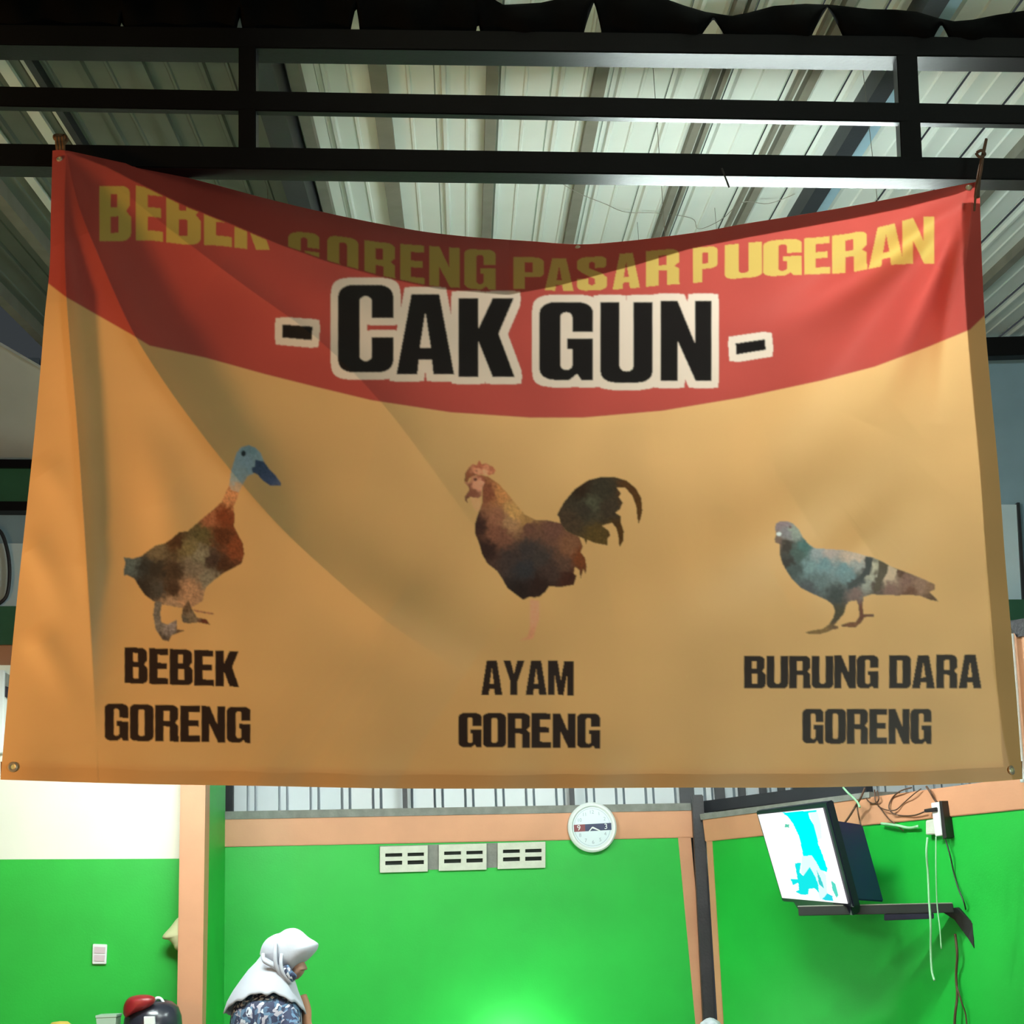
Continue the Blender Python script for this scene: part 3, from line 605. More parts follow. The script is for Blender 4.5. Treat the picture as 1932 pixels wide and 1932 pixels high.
def relief(u, v):
    d = np.zeros(u.shape)
    # the strip above the crease leans back from the rest
    cy = np.interp(u, cr_x, cr_y)
    cy = cy
    topy = np.interp(u, TOP[:, 0], TOP[:, 1])
    k = np.clip((cy-v), 0, None)
    d -= .0026*k*np.clip((u-120)/60, 0, 1)*np.clip((1845-u)/60, 0, 1)
    # the cloth swells a little just under the crease
    d += .014*np.exp(-np.clip(v-cy, 0, None)/55)*np.clip((u-150)/300, 0, 1)*np.clip((1840-u)/300, 0, 1)
    # folds from the top left corner (travel is downward: positive side = left of picture)
    d += ridge([(124, 292), (122, 400), (124, 520), (132, 640), (146, 800), (160, 1000), (172, 1200), (182, 1400)], .085, 20, 80, u, v, ((0, .1), (.25, 1), (.7, .7), (1, .02)), 2.0)
    d += ridge([(126, 292), (150, 390), (190, 490), (246, 615), (300, 705), (360, 790), (430, 880), (520, 985), (620, 1080), (740, 1180), (880, 1270)], .13, 34, 150, u, v, ((0, .08), (.12, .8), (.3, 1.05), (.5, 1), (.7, .6), (1, 0)), 3.6)
    d += ridge([(200, 335), (330, 440), (470, 545), (600, 640), (720, 760), (820, 890), (900, 1000), (980, 1100)], .055, 60, 90, u, v, ((0, 0), (.25, 1), (.6, .75), (1, 0)), 2.0)
    d += soft_ridge([(420, 440), (580, 530), (760, 620), (950, 720), (1100, 820)], .028, 46, u, v, ((0, 0), (.3, 1), (1, 0)), 1.6)
    d += soft_ridge([(250, 760), (300, 900), (330, 1050), (340, 1250)], .022, 40, u, v, ((0, 0), (.4, 1), (1, 0)), 1.5)
    d += soft_ridge([(560, 1000), (700, 1120), (860, 1220), (1050, 1300)], .03, 55, u, v, ((0, 0), (.4, 1), (1, 0)), 1.4)
    d += soft_ridge([(40, 1000), (90, 1080), (130, 1180)], .012, 30, u, v) + soft_ridge([(60, 1180), (110, 1270), (150, 1350)], .012, 30, u, v) + soft_ridge([(70, 860), (110, 920), (150, 1010)], .010, 30, u, v)
    # folds from the top right corner
    d += -soft_ridge([(1830, 372), (1700, 470), (1600, 540), (1480, 610), (1380, 650)], .085, 21, u, v, ((0, .1), (.3, 1), (1, 0)), 2.2)
    d += -soft_ridge([(1834, 380), (1780, 480), (1730, 580), (1690, 680), (1640, 800)], .085, 20, u, v, ((0, .1), (.3, 1), (.6, .7), (1, 0)), 2.5)
    d += soft_ridge([(1800, 440), (1700, 540), (1590, 660), (1480, 800), (1380, 960)], .05, 36, u, v, ((0, .1), (.3, 1), (1, 0)), 2.0)
    d += soft_ridge([(1815, 430), (1795, 560), (1780, 680), (1770, 800)], .03, 16, u, v, ((0, .2), (.4, 1), (1, 0)), 1.5)
    d += soft_ridge([(1720, 800), (1600, 900), (1450, 1000), (1300, 1080), (1150, 1120)], .045, 70, u, v, ((0, 0), (.4, 1), (1, 0)), 1.2)
    d += soft_ridge([(1760, 900), (1640, 1020), (1480, 1120)], .035, 50, u, v, ((0, 0), (.5, 1), (1, 0)), 1.2)
    d += -soft_ridge([(700, 860), (900, 900), (1200, 900), (1450, 840)], .020, 130, u, v, ((0, 0), (.3, 1), (.7, 1), (1, 0)))
    # right border turned back
    ln = np.interp(v, [342, 420, 500, 620, 700, 900, 1100, 1260, 1400, 1475], [1836, 1831, 1822, 1825, 1831, 1849, 1862, 1874, 1896, 1912])
    d += -np.clip(u-ln, 0, None)*.0022
    # bottom hem ripples
    d += .006*np.sin(u/34.0+.6*np.sin(u/90.0))*np.clip((v-1380)/100, 0, 1)
    d += .05*np.exp(-((v-1480)/420.0)**2)*np.sin((u-40)/1932*math.pi)*.6
    return d*1.0
def bpos(u, v, off=0.0):
    return at_np(u, v, 4.36+.18*u/1932-.012-relief(u, v)-off)
co = bpos(U, Vv).reshape(-1, 3)
def grid_mesh(name, co, nv, nu):
    me = bpy.data.meshes.new(name); me.vertices.add(nv*nu); me.vertices.foreach_set('co', co.astype(np.float32).ravel())
    i = np.arange(nu-1)[None, :]; j = np.arange(nv-1)[:, None]; a = (j*nu+i).ravel()
    q = np.stack([a, a+nu, a+nu+1, a+1], -1).astype(np.int32); nf = len(q)
    me.loops.add(nf*4); me.loops.foreach_set('vertex_index', q.ravel()); me.polygons.add(nf)
    me.polygons.foreach_set('loop_start', (np.arange(nf)*4).astype(np.int32)); me.polygons.foreach_set('loop_total', np.full(nf, 4, np.int32))
    me.update(calc_edges=True); me.validate(); me.shade_smooth(); return me
def set_col(me, C, name='print'):
    at_ = me.color_attributes.new(name, 'FLOAT_COLOR', 'POINT')
    a = np.ones((len(C), 4), np.float32); a[:, :3] = C; at_.data.foreach_set('color', a.ravel())
def sample(u, v):
    jf = np.clip((v-Y0)/SS-.5, 0, NYr-2); if_ = np.clip((u-X0)/SS-.5, 0, NXr-2)
    j = jf.astype(int); i = if_.astype(int); fj = (jf-j)[..., None]; fi = (if_-i)[..., None]
    return IMG[j, i]*(1-fj)*(1-fi)+IMG[j+1, i]*fj*(1-fi)+IMG[j, i+1]*(1-fj)*fi+IMG[j+1, i+1]*fj*fi
def vinyl(name, attr=True, rgb=(230, 200, 150), trans=.23):
    M = bpy.data.materials.new(name); M.use_nodes = True; nt = M.node_tree; nt.nodes.clear()
    out = nt.nodes.new('ShaderNodeOutputMaterial'); df = nt.nodes.new('ShaderNodeBsdfDiffuse'); ts = nt.nodes.new('ShaderNodeBsdfTranslucent'); mx = nt.nodes.new('ShaderNodeMixShader')
    gl = nt.nodes.new('ShaderNodeBsdfGlossy'); gl.inputs['Roughness'].default_value = .5; m2 = nt.nodes.new('ShaderNodeMixShader'); m2.inputs[0].default_value = .035
    mx.inputs[0].default_value = trans
    if attr:
        c = nt.nodes.new('ShaderNodeVertexColor'); c.layer_name = 'print'; src = c.outputs['Color']
    else:
        c = nt.nodes.new('ShaderNodeRGB'); c.outputs[0].default_value = (*lin(rgb), 1); src = c.outputs[0]
    nt.links.new(src, df.inputs[0]); nt.links.new(src, ts.inputs[0])
    nt.links.new(df.outputs[0], mx.inputs[1]); nt.links.new(ts.outputs[0], mx.inputs[2])
    nt.links.new(mx.outputs[0], m2.inputs[1]); nt.links.new(gl.outputs[0], m2.inputs[2]); nt.links.new(m2.outputs[0], out.inputs[0])
    return M
ban = empty('banner', tuple(co.mean(0)), label='large printed vinyl food stall banner in red and yellow hung from the truss', cat='banner')
bm_ = grid_mesh('printed_sheet', co, NV, NU); set_col(bm_, sample(U, Vv).reshape(-1, 3))
bs = link('printed_sheet', bm_, vinyl('banner_vinyl')); centred(bs); par(bs, ban)
# hems: a denser second layer of vinyl at the back
HM = vinyl('banner_hem', False, (150, 105, 70), .12)
def hem(name, uu, vv):
    c = bpos(uu, vv, -.006).reshape(-1, 3); o = link(name, grid_mesh(name, c, *uu.shape), HM); centred(o); par(o, ban)
n = 160
uu = np.interp(np.linspace(0, 1, n), np.linspace(0, 1, NU), BOT[:, 0])[None, :]*np.ones((4, 1)); vb = np.interp(np.linspace(0, 1, n), np.linspace(0, 1, NU), BOT[:, 1])[None, :]
hem('bottom_hem', uu, vb-1-np.linspace(33, 0, 4)[:, None])
ut = np.interp(np.linspace(0, 1, n), np.linspace(0, 1, NU), TOP[:, 0])[None, :]*np.ones((8, 1)); vt = np.interp(np.linspace(0, 1, n), np.linspace(0, 1, NU), TOP[:, 1])[None, :]
wd_ = np.clip(np.interp(ut[0], cr_x, cr_y)-vt[0], 2, 110)[None, :]
hem('top_light_block', ut, vt+1+wd_*np.linspace(0, 1, 8)[:, None])  # widened to the crease to block light from behind the top strip
vr = np.interp(np.linspace(0, 1, n), np.linspace(0, 1, NV), RIG[:, 1])[:, None]*np.ones((1, 4)); ur = np.interp(np.linspace(0, 1, n), np.linspace(0, 1, NV), RIG[:, 0])[:, None]
hem('side_hem', (ur-1-np.linspace(36, 0, 4)[None, :])[6:], vr[6:])
# eyelets
def eyelet(u, v, r=.011):
    u_ = np.array([u*1.0]); v_ = np.array([v*1.0]); p = Vector(bpos(u_, v_, .003)[0])
    du = Vector(bpos(u_+3, v_)[0])-Vector(bpos(u_-3, v_)[0]); dv = Vector(bpos(u_, v_+3)[0])-Vector(bpos(u_, v_-3)[0]); nn = du.cross(dv).normalized()
    if nn.y > 0: nn = -nn
    lathe('eyelet', [(r*.45, -.002), (r*.45, .002), (r*.7, .0035), (r, .001), (r, -.002)], 'eyelet', nn, p, 20, ban)
    lathe('eyelet_centre', [(0, 0.0005), (r*.5, .0005)], 'bag', nn, p, 16, ban)
eyelet(24, 1447, .015); eyelet(1909, 1453, .014); eyelet(1828, 354, .011); eyelet(1090, 466, .009); eyelet(112, 300, .01)

# ties at the corners
tie = empty('rope_tie', tp(114, 280, -.02), label='brown rope tie knotted round the lower chord at the top left banner corner', cat='rope')
for du in (-6, 0, 6):
    tube('rope_strand', [tp(112+du, 258, -.012), tp(114+du, 278, -.02), tp(115+du*.8, 296, -.022), tp(117+du*.4, 304, -.018)], .0055, 'rope', parent=tie)
tube('rope_loop', [tp(104, 262, .0), tp(104, 256, .06), tp(120, 256, .12), tp(126, 262, .05), tp(122, 270, -.012)], .006, 'rope', parent=tie)
pg = empty('wooden_peg', tp(1850, 320), label='thin wooden stick with cord pinning the top right banner corner', cat='peg')
tube('stick', [tp(1861, 262, -.03), tp(1853, 300, -.03), tp(1846, 340, -.028), tp(1843, 372, -.03)], .0085, 'peg', smooth_n=3, parent=pg, rfun=lambda t: .55+.6*t)
tube('cord', [tp(1843, 288, -.035), tp(1852, 284, -.045), tp(1858, 292, -.03), tp(1848, 296, -.04), tp(1842, 290, -.03)], .005, 'peg', parent=pg)
tube('cord', [tp(1838, 398, -.03), tp(1842, 360, -.04), tp(1850, 330, -.04), tp(1853, 310, -.04)], .004, 'peg', parent=pg)
# loose wires on the lower chord
c1 = tube('loose_wire', [tp(1362, 318, -.01), tp(1369, 336, -.02), tp(1376, 354, -.015)], .003, 'cable_k', label='short black wire end dangling from the lower chord of the truss', cat='wire')
c2 = tube('hanging_wire', [roofp(u, v, .055+.03*math.sin(i_)) for i_, (u, v) in enumerate([(1060, 346), (1095, 366), (1140, 384), (1180, 400), (1240, 402), (1305, 412), (1318, 432), (1360, 415), (1400, 382), (1450, 384), (1500, 366)])], .0018, 'rafter', label='thin wire drooping below the roof above the banner centre', cat='wire')

# ------------------------------------------------------------------ lamps of the room
def tube_lamp(name, p, d, L, label, m='tube', refl=0.0):
    p = Vector(p); d = Vector(d).normalized(); e = empty(name, p, label=label, cat='lamp', group='fluorescent tube lamps')
    tube('glowing_tube', [p-d*L/2, p+d*L/2], .016, m, smooth_n=0, parent=e)
    beam('lamp_housing', p-d*(L/2+.03)+Vector((0, 0, .045)), p+d*(L/2+.03)+Vector((0, 0, .045)), .045, .03, 'lamp_body', parent=e)
    for s in (-1, 1): beam('lamp_holder', p+d*s*(L/2+.012), p+d*s*(L/2+.012)+Vector((0, 0, .04)), .03, .02, 'lamp_body', up=(0, 1, 0), parent=e)
    if refl:  # unseen side plates, added to keep the light off the roof
        for s in (-1, 1):
            sd_ = d.cross(Vector((0, 0, 1)))*s
            prism('added_roof_shade', [p-d*(L/2)+Vector((0, 0, .04)), p+d*(L/2)+Vector((0, 0, .04)), p+d*(L/2)+sd_*refl+Vector((0, 0, .0)), p-d*(L/2)+sd_*refl+Vector((0, 0, .0))], (0, 0, .004), 'lamp_body', parent=e)
    if refl:  # unseen drop panel, added to keep the light off the banner
        fs = Vector((-d.y, d.x, 0)).normalized()
        if fs.y > 0: fs = -fs
        prism('added_banner_shade', [p-d*(L/2)+fs*refl, p+d*(L/2)+fs*refl, p+d*(L/2)+fs*(refl+.01)-Vector((0, 0, .13)), p-d*(L/2)+fs*(refl+.01)-Vector((0, 0, .13))], fs*.004, 'lamp_body', parent=e)
    for s in (-.35, .35):
        c_ = p+d*L*s; k = (RP-c_).dot(RN)/RN.z
        tube('lamp_cord', [c_+Vector((0, 0, .06)), c_+Vector((0, 0, k))], .0013, 'rafter', smooth_n=0, parent=e)
    return e
tube_lamp('tube_lamp', at(1470, 570, 5.35), (1, 0, 0), 1.2, 'fluorescent tube lamp hidden behind the right half of the banner')
tube_lamp('tube_lamp', at(330, 1180, 6.7), (1, .1, 0), 1.2, 'fluorescent tube lamp hidden behind the lower left of the banner', 'tube_b', .12)
tube_lamp('tube_lamp', at(1330, 1150, 7.3), (1, -.3, 0), .6, 'fluorescent tube lamp hidden behind the lower right of the banner', 'tube_c', .12)

# ------------------------------------------------------------------ wall clock
cc = WB.p(1116, 1561, .015); rad = (WB.p(1161.5, 1561, .03)-WB.p(1116, 1561, .03)).length
ck = empty('wall_clock', cc, label='round white wall clock with a red and blue stripe on the orange beam', cat='clock')
nB = WB.n
lathe('clock_rim', [(rad*.80, .030), (rad*.86, .044), (rad*.93, .046), (rad, .034), (rad, .0), (rad*.5, 0)], 'plastic_w', nB, cc, 56, ck)
lathe('clock_dial', [(0, .030), (rad*.83, .030)], 'clock_face', nB, cc, 56, ck)
cu = WB.d.copy()
if cu.x < 0: cu = -cu
cv = Vector((0, 0, 1)); tl = math.radians(1.0); cu = cu*math.cos(tl)+cv*math.sin(tl)
def on_clock(name, pts, m, h=.0315, th=.001):
    return prism(name, [cc+nB*h+cu*x*rad+cv*y*rad for x, y in pts], nB*th, m, 0, ck)
on_clock('red_stripe', [(-.76, -.15), (-.30, -.15), (-.30, .13), (-.76, .13)], 'clock_red')
on_clock('blue_stripe', [(-.30, -.15), (.79, -.15), (.79, .13), (-.30, .13)], 'clock_blue')
on_clock('minute_hand', [(0, -.05), (.3, -.17), (.31, -.14), (.02, .02)], 'plastic_w', .034)
on_clock('hour_hand', [(-.17, -.16), (-.12, -.16), (.02, -.02), (-.01, .02)], 'plastic_w', .034)
def numeral(txt, x, y, s, m):
    c = bpy.data.curves.new('numeral', 'FONT'); c.body = txt; c.size = s*rad; c.align_x = 'CENTER'; c.align_y = 'CENTER'
    o = bpy.data.objects.new('numeral', c); COL.objects.link(o)
    dg = bpy.context.evaluated_depsgraph_get(); me = bpy.data.meshes.new_from_object(o.evaluated_get(dg)); bpy.data.objects.remove(o)
    me.transform(Matrix((cu, cv, nB)).transposed().to_4x4())
    ob = link('numeral', me, m); ob.location = cc+nB*.0335+cu*x*rad+cv*y*rad; par(ob, ck)
for i in range(1, 13):
    a = math.radians(90-30*i)
    if i == 9: numeral('9', -.56, -.01, .30, 'plastic_w')
    elif i == 3: numeral('3', .56, -.01, .30, 'plastic_w')
    else: numeral(str(i), .60*math.cos(a), .60*math.sin(a), .2, 'ink')
lathe('dial_ring', [(rad*.74, .0305), (rad*.74, .0315), (rad*.755, .0315), (rad*.755, .0305)], 'ink', nB, cc, 56, ck)

# ------------------------------------------------------------------ television on the right wall
q = lambda u, v, Y: at(u, v, Y)
TVL, TVR, TVB = 8.62, 7.95, .07
Yq = lambda s, t: TVL+(TVR-TVL)*s+TVB*t
def tvp(s, t, off=0.0):
    u = (1-t)*((1-s)*1430+s*1553)+t*((1-s)*1476+s*1600); v = (1-t)*((1-s)*1537+s*1524)+t*((1-s)*1694+s*1705)
    d = ray(u, v); return CAM+d*((TV0-CAM).dot(TVN)/d.dot(TVN))+TVN*off
TV0 = at(1430, 1537, TVL); TVN = (at(1553, 1524, TVR)-TV0).cross(at(1476, 1694, TVL+TVB)-TV0).normalized()
if TVN.y > 0: TVN = -TVN
tv = empty('television', tvp(.5, .5), label='flat television showing a white and cyan picture, tilted down from the right wall', cat='television')
prism('bezel', [tvp(-.03, -.04, -.004), tvp(1.06, -.05, -.004), tvp(1.06, 1.04, -.004), tvp(-.03, 1.05, -.004)], -TVN*.045, 'tvblack', .006, tv)
hq = [tvp(.30, .16, -.045), tvp(1.02, .16, -.045), tvp(1.04, .99, -.045), tvp(.30, .99, -.045)]
hv = (at(1628, 1556, 8.22)-tvp(1.02, .16, -.045))
prism('rear_housing', hq, hv, 'tvhouse', .008, tv)
prism('foot', [tvp(.12, 1.03, -.01), tvp(1.0, 1.03, -.01), tvp(1.0, 1.13, -.01), tvp(.16, 1.13, -.01)], -TVN*.06, 'tvblack', .004, tv)
S_, O_ = 7.43, (1400, 1490)
ns, nt_ = 120, 160; SCR = np.ones((nt_, ns, 3), np.float32)*np.array([1.0, 1.0, 1.0])
sg = np.linspace(0, 1, ns)[None, :]; tg = np.linspace(0, 1, nt_)[:, None]
su = (1-tg)*((1-sg)*1430+sg*1553)+tg*((1-sg)*1476+sg*1600); sv = (1-tg)*((1-sg)*1537+sg*1524)+tg*((1-sg)*1694+sg*1705)
def scr(poly, rgb):
    M_ = np.zeros(su.shape, bool); p = [(O_[0]+x/S_, O_[1]+y/S_) for x, y in poly]
    for k in range(len(p)):
        xa, ya = p[k]; xb, yb = p[(k+1) % len(p)]
        if ya != yb: M_ ^= ((ya > sv) != (yb > sv)) & (su < (xb-xa)*(sv-ya)/(yb-ya)+xa)
    SCR[M_] = lin(rgb)
scr([(840, 930), (990, 915), (1180, 1200), (1200, 1500), (1100, 1540), (1000, 1250), (830, 1180)], (206, 252, 246))
scr([(580, 340), (930, 320), (950, 400), (1000, 480), (1060, 640), (1070, 760), (1120, 880), (1200, 1110), (1190, 1155), (1100, 1120), (1040, 1010), (980, 920), (860, 930), (835, 800), (800, 650), (720, 480), (640, 370)], (0, 245, 238))
scr([(560, 320), (1050, 285), (1040, 318), (640, 350)], (0, 225, 225))
scr([(740, 1030), (830, 1020), (810, 1160), (860, 1210), (950, 1080), (1030, 1220), (1070, 1330), (1080, 1440), (1020, 1380), (940, 1390), (930, 1470), (830, 1470), (750, 1430), (800, 1400), (790, 1300), (720, 1340), (680, 1250), (780, 1250)], (20, 214, 214))
scr([(1050, 1130), (1100, 1230), (1140, 1330), (1150, 1380), (1080, 1320)], (60, 190, 190))
scr([(1120, 1540), (1200, 1450), (1270, 1490), (1280, 1560)], (40, 200, 214)); scr([(1250, 1270), (1310, 1320), (1350, 1480), (1330, 1520), (1270, 1400)], (80, 200, 180))
scr([(605, 480), (665, 485), (660, 530), (600, 525)], (90, 190, 160)); scr([(940, 320), (1060, 310), (1110, 500), (1120, 680), (1060, 700), (1000, 480)], (214, 246, 250))
sc_co = np.array([[tuple(tvp(s, t, .001)) for s in np.linspace(0, 1, ns)] for t in np.linspace(0, 1, nt_)]).reshape(-1, 3)
sme = grid_mesh('screen', sc_co, nt_, ns); set_col(sme, SCR.reshape(-1, 3))
SM = bpy.data.materials.new('tv_screen_light'); SM.use_nodes = True; nt = SM.node_tree; nt.nodes.clear()
o1 = nt.nodes.new('ShaderNodeOutputMaterial'); e1 = nt.nodes.new('ShaderNodeEmission'); e1.inputs[1].default_value = 1.0; c1_ = nt.nodes.new('ShaderNodeVertexColor'); c1_.layer_name = 'print'
nt.links.new(c1_.outputs[0], e1.inputs[0]); nt.links.new(e1.outputs[0], o1.inputs[0])
so = link('screen', sme, SM); centred(so); par(so, tv)
# shelf under it
sh = empty('wall_shelf', at(1650, 1710, 8.15), label='dark wall bracket shelf under the television', cat='shelf')
A0, B0 = at(1507, 1728, 8.16), at(1800, 1722, 7.98)
prism('shelf_board', [A0, B0, B0+Vector((0, 0, .046)), A0+Vector((0, 0, .046))], Vector((.02, .10, 0)), 'shelf', .003, sh)
prism('shelf_lip', [A0+Vector((0, .01, .046)), B0+Vector((0, .01, .046)), B0+Vector((0, .01, .050)), A0+Vector((0, .01, .050))], Vector((.018, .085, 0)), 'shelf_top', .001, sh)
A1, B1 = at(1800, 1722, 8.03), at(1826, 1770, 8.02)
prism('bracket_arm', [at(1770, 1716, 8.06), at(1806, 1712, 8.03), at(1836, 1742, 8.0), at(1838, 1790, 8.0), at(1826, 1770, 8.02), at(1800, 1735, 8.04)], Vector((.02, .03, 0)), 'shelf', .003, sh)
st = prism('set_top_box', [at(1668, 1737, 8.05), at(1762, 1733.5, 7.995), at(1762, 1723.2, 7.995), at(1668, 1725.2, 8.05)], Vector((.02, .08, 0)), 'tvblack', .003, label='small black receiver box tucked under the wall shelf', cat='receiver')
# electrical box and cables
eb_ = empty('junction_box', WR.p(1762, 1546, .02), label='white electrical box with black edge high on the right wall', cat='junction box')
wall_quad('box_body', WR, [(1756, 1515), (1771, 1513), (1777, 1576), (1764, 1578)], .05, 'plastic_w', eb_, off=.055, bevel=.003)
wall_quad('box_edge', WR, [(1772, 1511), (1777, 1511), (1786, 1580), (1779, 1583)], .06, 'cable_k', eb_, off=.058)
wall_quad('socket', WR, [(1746, 1548), (1763, 1545), (1766, 1574), (1746, 1575)], .04, 'ventw', eb_, off=.045, bevel=.004)
wall_quad('plug', WR, [(1742, 1527), (1765, 1523), (1766, 1531), (1744, 1533)], .03, 'cable_k', eb_, off=.07, bevel=.003)
def cable(name, pts, r, m, label, off=.03):
    tube(name, [WR.p(u, v, off+(.012*math.sin(i*2.1))) for i, (u, v) in enumerate(pts)], r, m, label=label, cat='cable')
cable('cable', [(1632, 1486), (1624, 1505), (1616, 1518), (1604, 1538), (1590, 1558)], .006, 'cable_b', 'thick brown cable slanting down to the television housing', .1)
cable('cable', [(1617, 1520), (1619, 1534), (1622, 1548), (1625, 1560)], .004, 'cable_b', 'thin brown cable dropping beside the slanting one', .08)
cable('cable', [(1591, 1486), (1600, 1496), (1609, 1504), (1618, 1514), (1622, 1523)], .006, 'cable_w', 'short pale cable stub crossing the brown cables', .11)
cable('cable', [(1655, 1492), (1658, 1508), (1650, 1516), (1640, 1513), (1634, 1505)], .004, 'cable_b', 'small brown cable coil on the orange beam')
cable('cable', [(1650, 1490), (1652, 1512), (1662, 1526), (1676, 1544), (1690, 1556), (1705, 1567)], .004, 'cable_b', 'brown cable running from the coil down onto the green wall')
cable('cable', [(1720, 1486), (1700, 1492), (1684, 1505), (1677, 1522), (1684, 1534), (1702, 1539), (1726, 1538), (1745, 1531)], .004, 'cable_b', 'brown cable making one wide open loop into the plug')
cable('cable', [(1738, 1488), (1722, 1500), (1705, 1515), (1690, 1528), (1672, 1528), (1658, 1522)], .003, 'cable_b', 'thin brown cable crossing the wide loop')
cable('cable', [(1748, 1484), (1756, 1496), (1763, 1508), (1768, 1514)], .006, 'cable_b', 'brown cable entering the electrical box from above')
cable('cable', [(1784, 1584), (1792, 1612), (1800, 1648), (1808, 1676), (1818, 1700), (1822, 1716)], .004, 'cable_k', 'dark cable from the electrical box down to the shelf bracket', .02)
cable('cable', [(1663, 1554), (1690, 1557), (1715, 1562), (1732, 1559)], .008, 'cable_w', 'pale cable lying across the edge of the orange beam')
cable('cable', [(1750, 1580), (1748, 1610), (1751, 1650), (1753, 1700), (1756, 1745), (1756, 1790), (1758, 1830), (1763, 1850)], .0055, 'cable_w', 'pale plastic covered cable hanging in front of the shelf', .42)
cable('cable', [(1766, 1578), (1766, 1640), (1768, 1705), (1773, 1750), (1776, 1790)], .0032, 'cable_w', 'thinner pale cable hanging close beside the plastic covered one', .42)
cable('cable', [(1802, 1762), (1806, 1800), (1804, 1840), (1806, 1880), (1802, 1915), (1800, 1960)], .007, 'cable_b', 'brown cable hanging straight below the shelf bracket', .03)
cable('cable', [(1805, 1860), (1814, 1890), (1822, 1915), (1826, 1960)], .004, 'cable_b', 'thin brown cable branching off near the bottom of the right wall', .03)

# ------------------------------------------------------------------ things at the far edges, seen past the banner
def board(name, uv, Y, th, m, **k): return prism(name, [at(u, v, Y) for u, v in uv], Vector((0, th, 0)), m, **k)
wf = empty('wall_far', at(1900, 900, 10.4), kind='structure')
board('blue_panel', [(1500, 660), (2300, 684), (2300, 1172), (1500, 1172)], 10.35, .05, 'blue_sheet', parent=wf)
board('pale_panel', [(1700, 950), (1918, 952), (1928, 1132), (1700, 1130)], 10.28, .04, 'pale_board', parent=wf)
board('panel_edge', [(1919, 948), (1924, 948), (1936, 1132), (1929, 1132)], 10.26, .05, 'rafter_dark', parent=wf)
board('sill', [(1500, 1132), (2300, 1130), (2300, 1172), (1500, 1174)], 10.24, .08, 'dgreen', parent=wf)
wall_quad('trim_8', WR, [(1900, 1172), (2350, 1098), (2350, 1132), (1918, 1202)], .14, 'steel_edge', None, off=.03, kind='structure')
tube('conduit_pipe', [WR.p(1907, 1196, .05), WR.p(1914, 1280, .05), WR.p(1923, 1400, .05), WR.p(1931, 1476, .05)], .016, 'plastic_w', label='white pipe running up the orange pier at the right edge', cat='pipe')
lf = empty('wall_far_left', at(60, 1000, 9.2), kind='structure')
board('cross_beam', [(-300, 868), (700, 876), (700, 966), (-300, 962)], 9.25, .10, 'dgreen', parent=lf)
board('beam_flange', [(-300, 864), (700, 872), (700, 886), (-300, 880)], 9.22, .12, 'steel', parent=lf)
board('beam_flange', [(-300, 944), (700, 950), (700, 966), (-300, 962)], 9.22, .12, 'steel', parent=lf)
board('blue_panel', [(-300, 962), (700, 966), (700, 1028), (-300, 1024)], 9.35, .06, 'blue_sheet', parent=lf)
board('pale_panel', [(-300, 1024), (700, 1028), (700, 1146), (-300, 1144)], 9.32, .06, 'pale_board', parent=lf)
board('sill', [(-300, 1143), (700, 1145), (700, 1216), (-300, 1216)], 9.24, .10, 'dgreen', parent=lf)
board('plaster_band', [(-300, 1215), (700, 1216), (700, 1300), (-300, 1300)], 9.26, .10, 'orange', parent=lf)
tube('hose_loop', [at(-14, 992, 9.28), at(4, 1008, 9.27), at(15, 1045, 9.27), at(18, 1085, 9.27), at(12, 1125, 9.27), at(-8, 1143, 9.28)], .012, 'rafter_dark', label='dark hose loop against the pale board at the left edge', cat='hose')
# low side roof on the left: two sheets sloping away
lr = empty('ceiling_side', at(30, 780, 9.4), kind='structure')
def slope_board(name, uvy, m, th=.02):
    return prism(name, [at(u, v, Y) for u, v, Y in uvy], Vector((0, .01, th)), m, parent=lr)
slope_board('side_sheet', [(-260, 500, 8.6), (620, 1010, 9.35), (620, 1012, 9.6), (-260, 866, 9.6)], 'zinc')
# electrical box on the cream wall
nb = empty('meter_box', WL.p(2, 1310, .05), label='small white meter box with dark window at the left edge of the cream wall', cat='meter box')
wall_quad('box_body', WL, [(-40, 1262), (8, 1264), (5, 1420), (-40, 1420)], .08, 'plastic_w', nb, off=.10, bevel=.004)
wall_quad('box_side', WL, [(8, 1268), (16, 1272), (15, 1296), (8, 1294)], .06, 'cement', nb, off=.07)
wall_quad('box_window', WL, [(7, 1294), (16, 1296), (14, 1316), (7, 1314)], .06, 'tvblack', nb, off=.07)
# switch on the left wall
sw = empty('light_switch', WL.p(188, 1800, .01), label='pale double light switch on the left green wall', cat='switch')
wall_quad('plate', WL, [(175, 1781), (202, 1782), (200, 1819), (174, 1819)], .02, 'plastic_w', sw, off=.018, bevel=.003)
SWM = mat('switch_rocker', (206, 188, 196), .5); MT['rocker'] = SWM
wall_quad('rocker', WL, [(178, 1786), (199, 1787), (198, 1799), (178, 1798)], .008, 'rocker', sw, off=.022)
wall_quad('rocker', WL, [(178, 1801), (198, 1802), (197, 1814), (178, 1813)], .008, 'rocker', sw, off=.022)
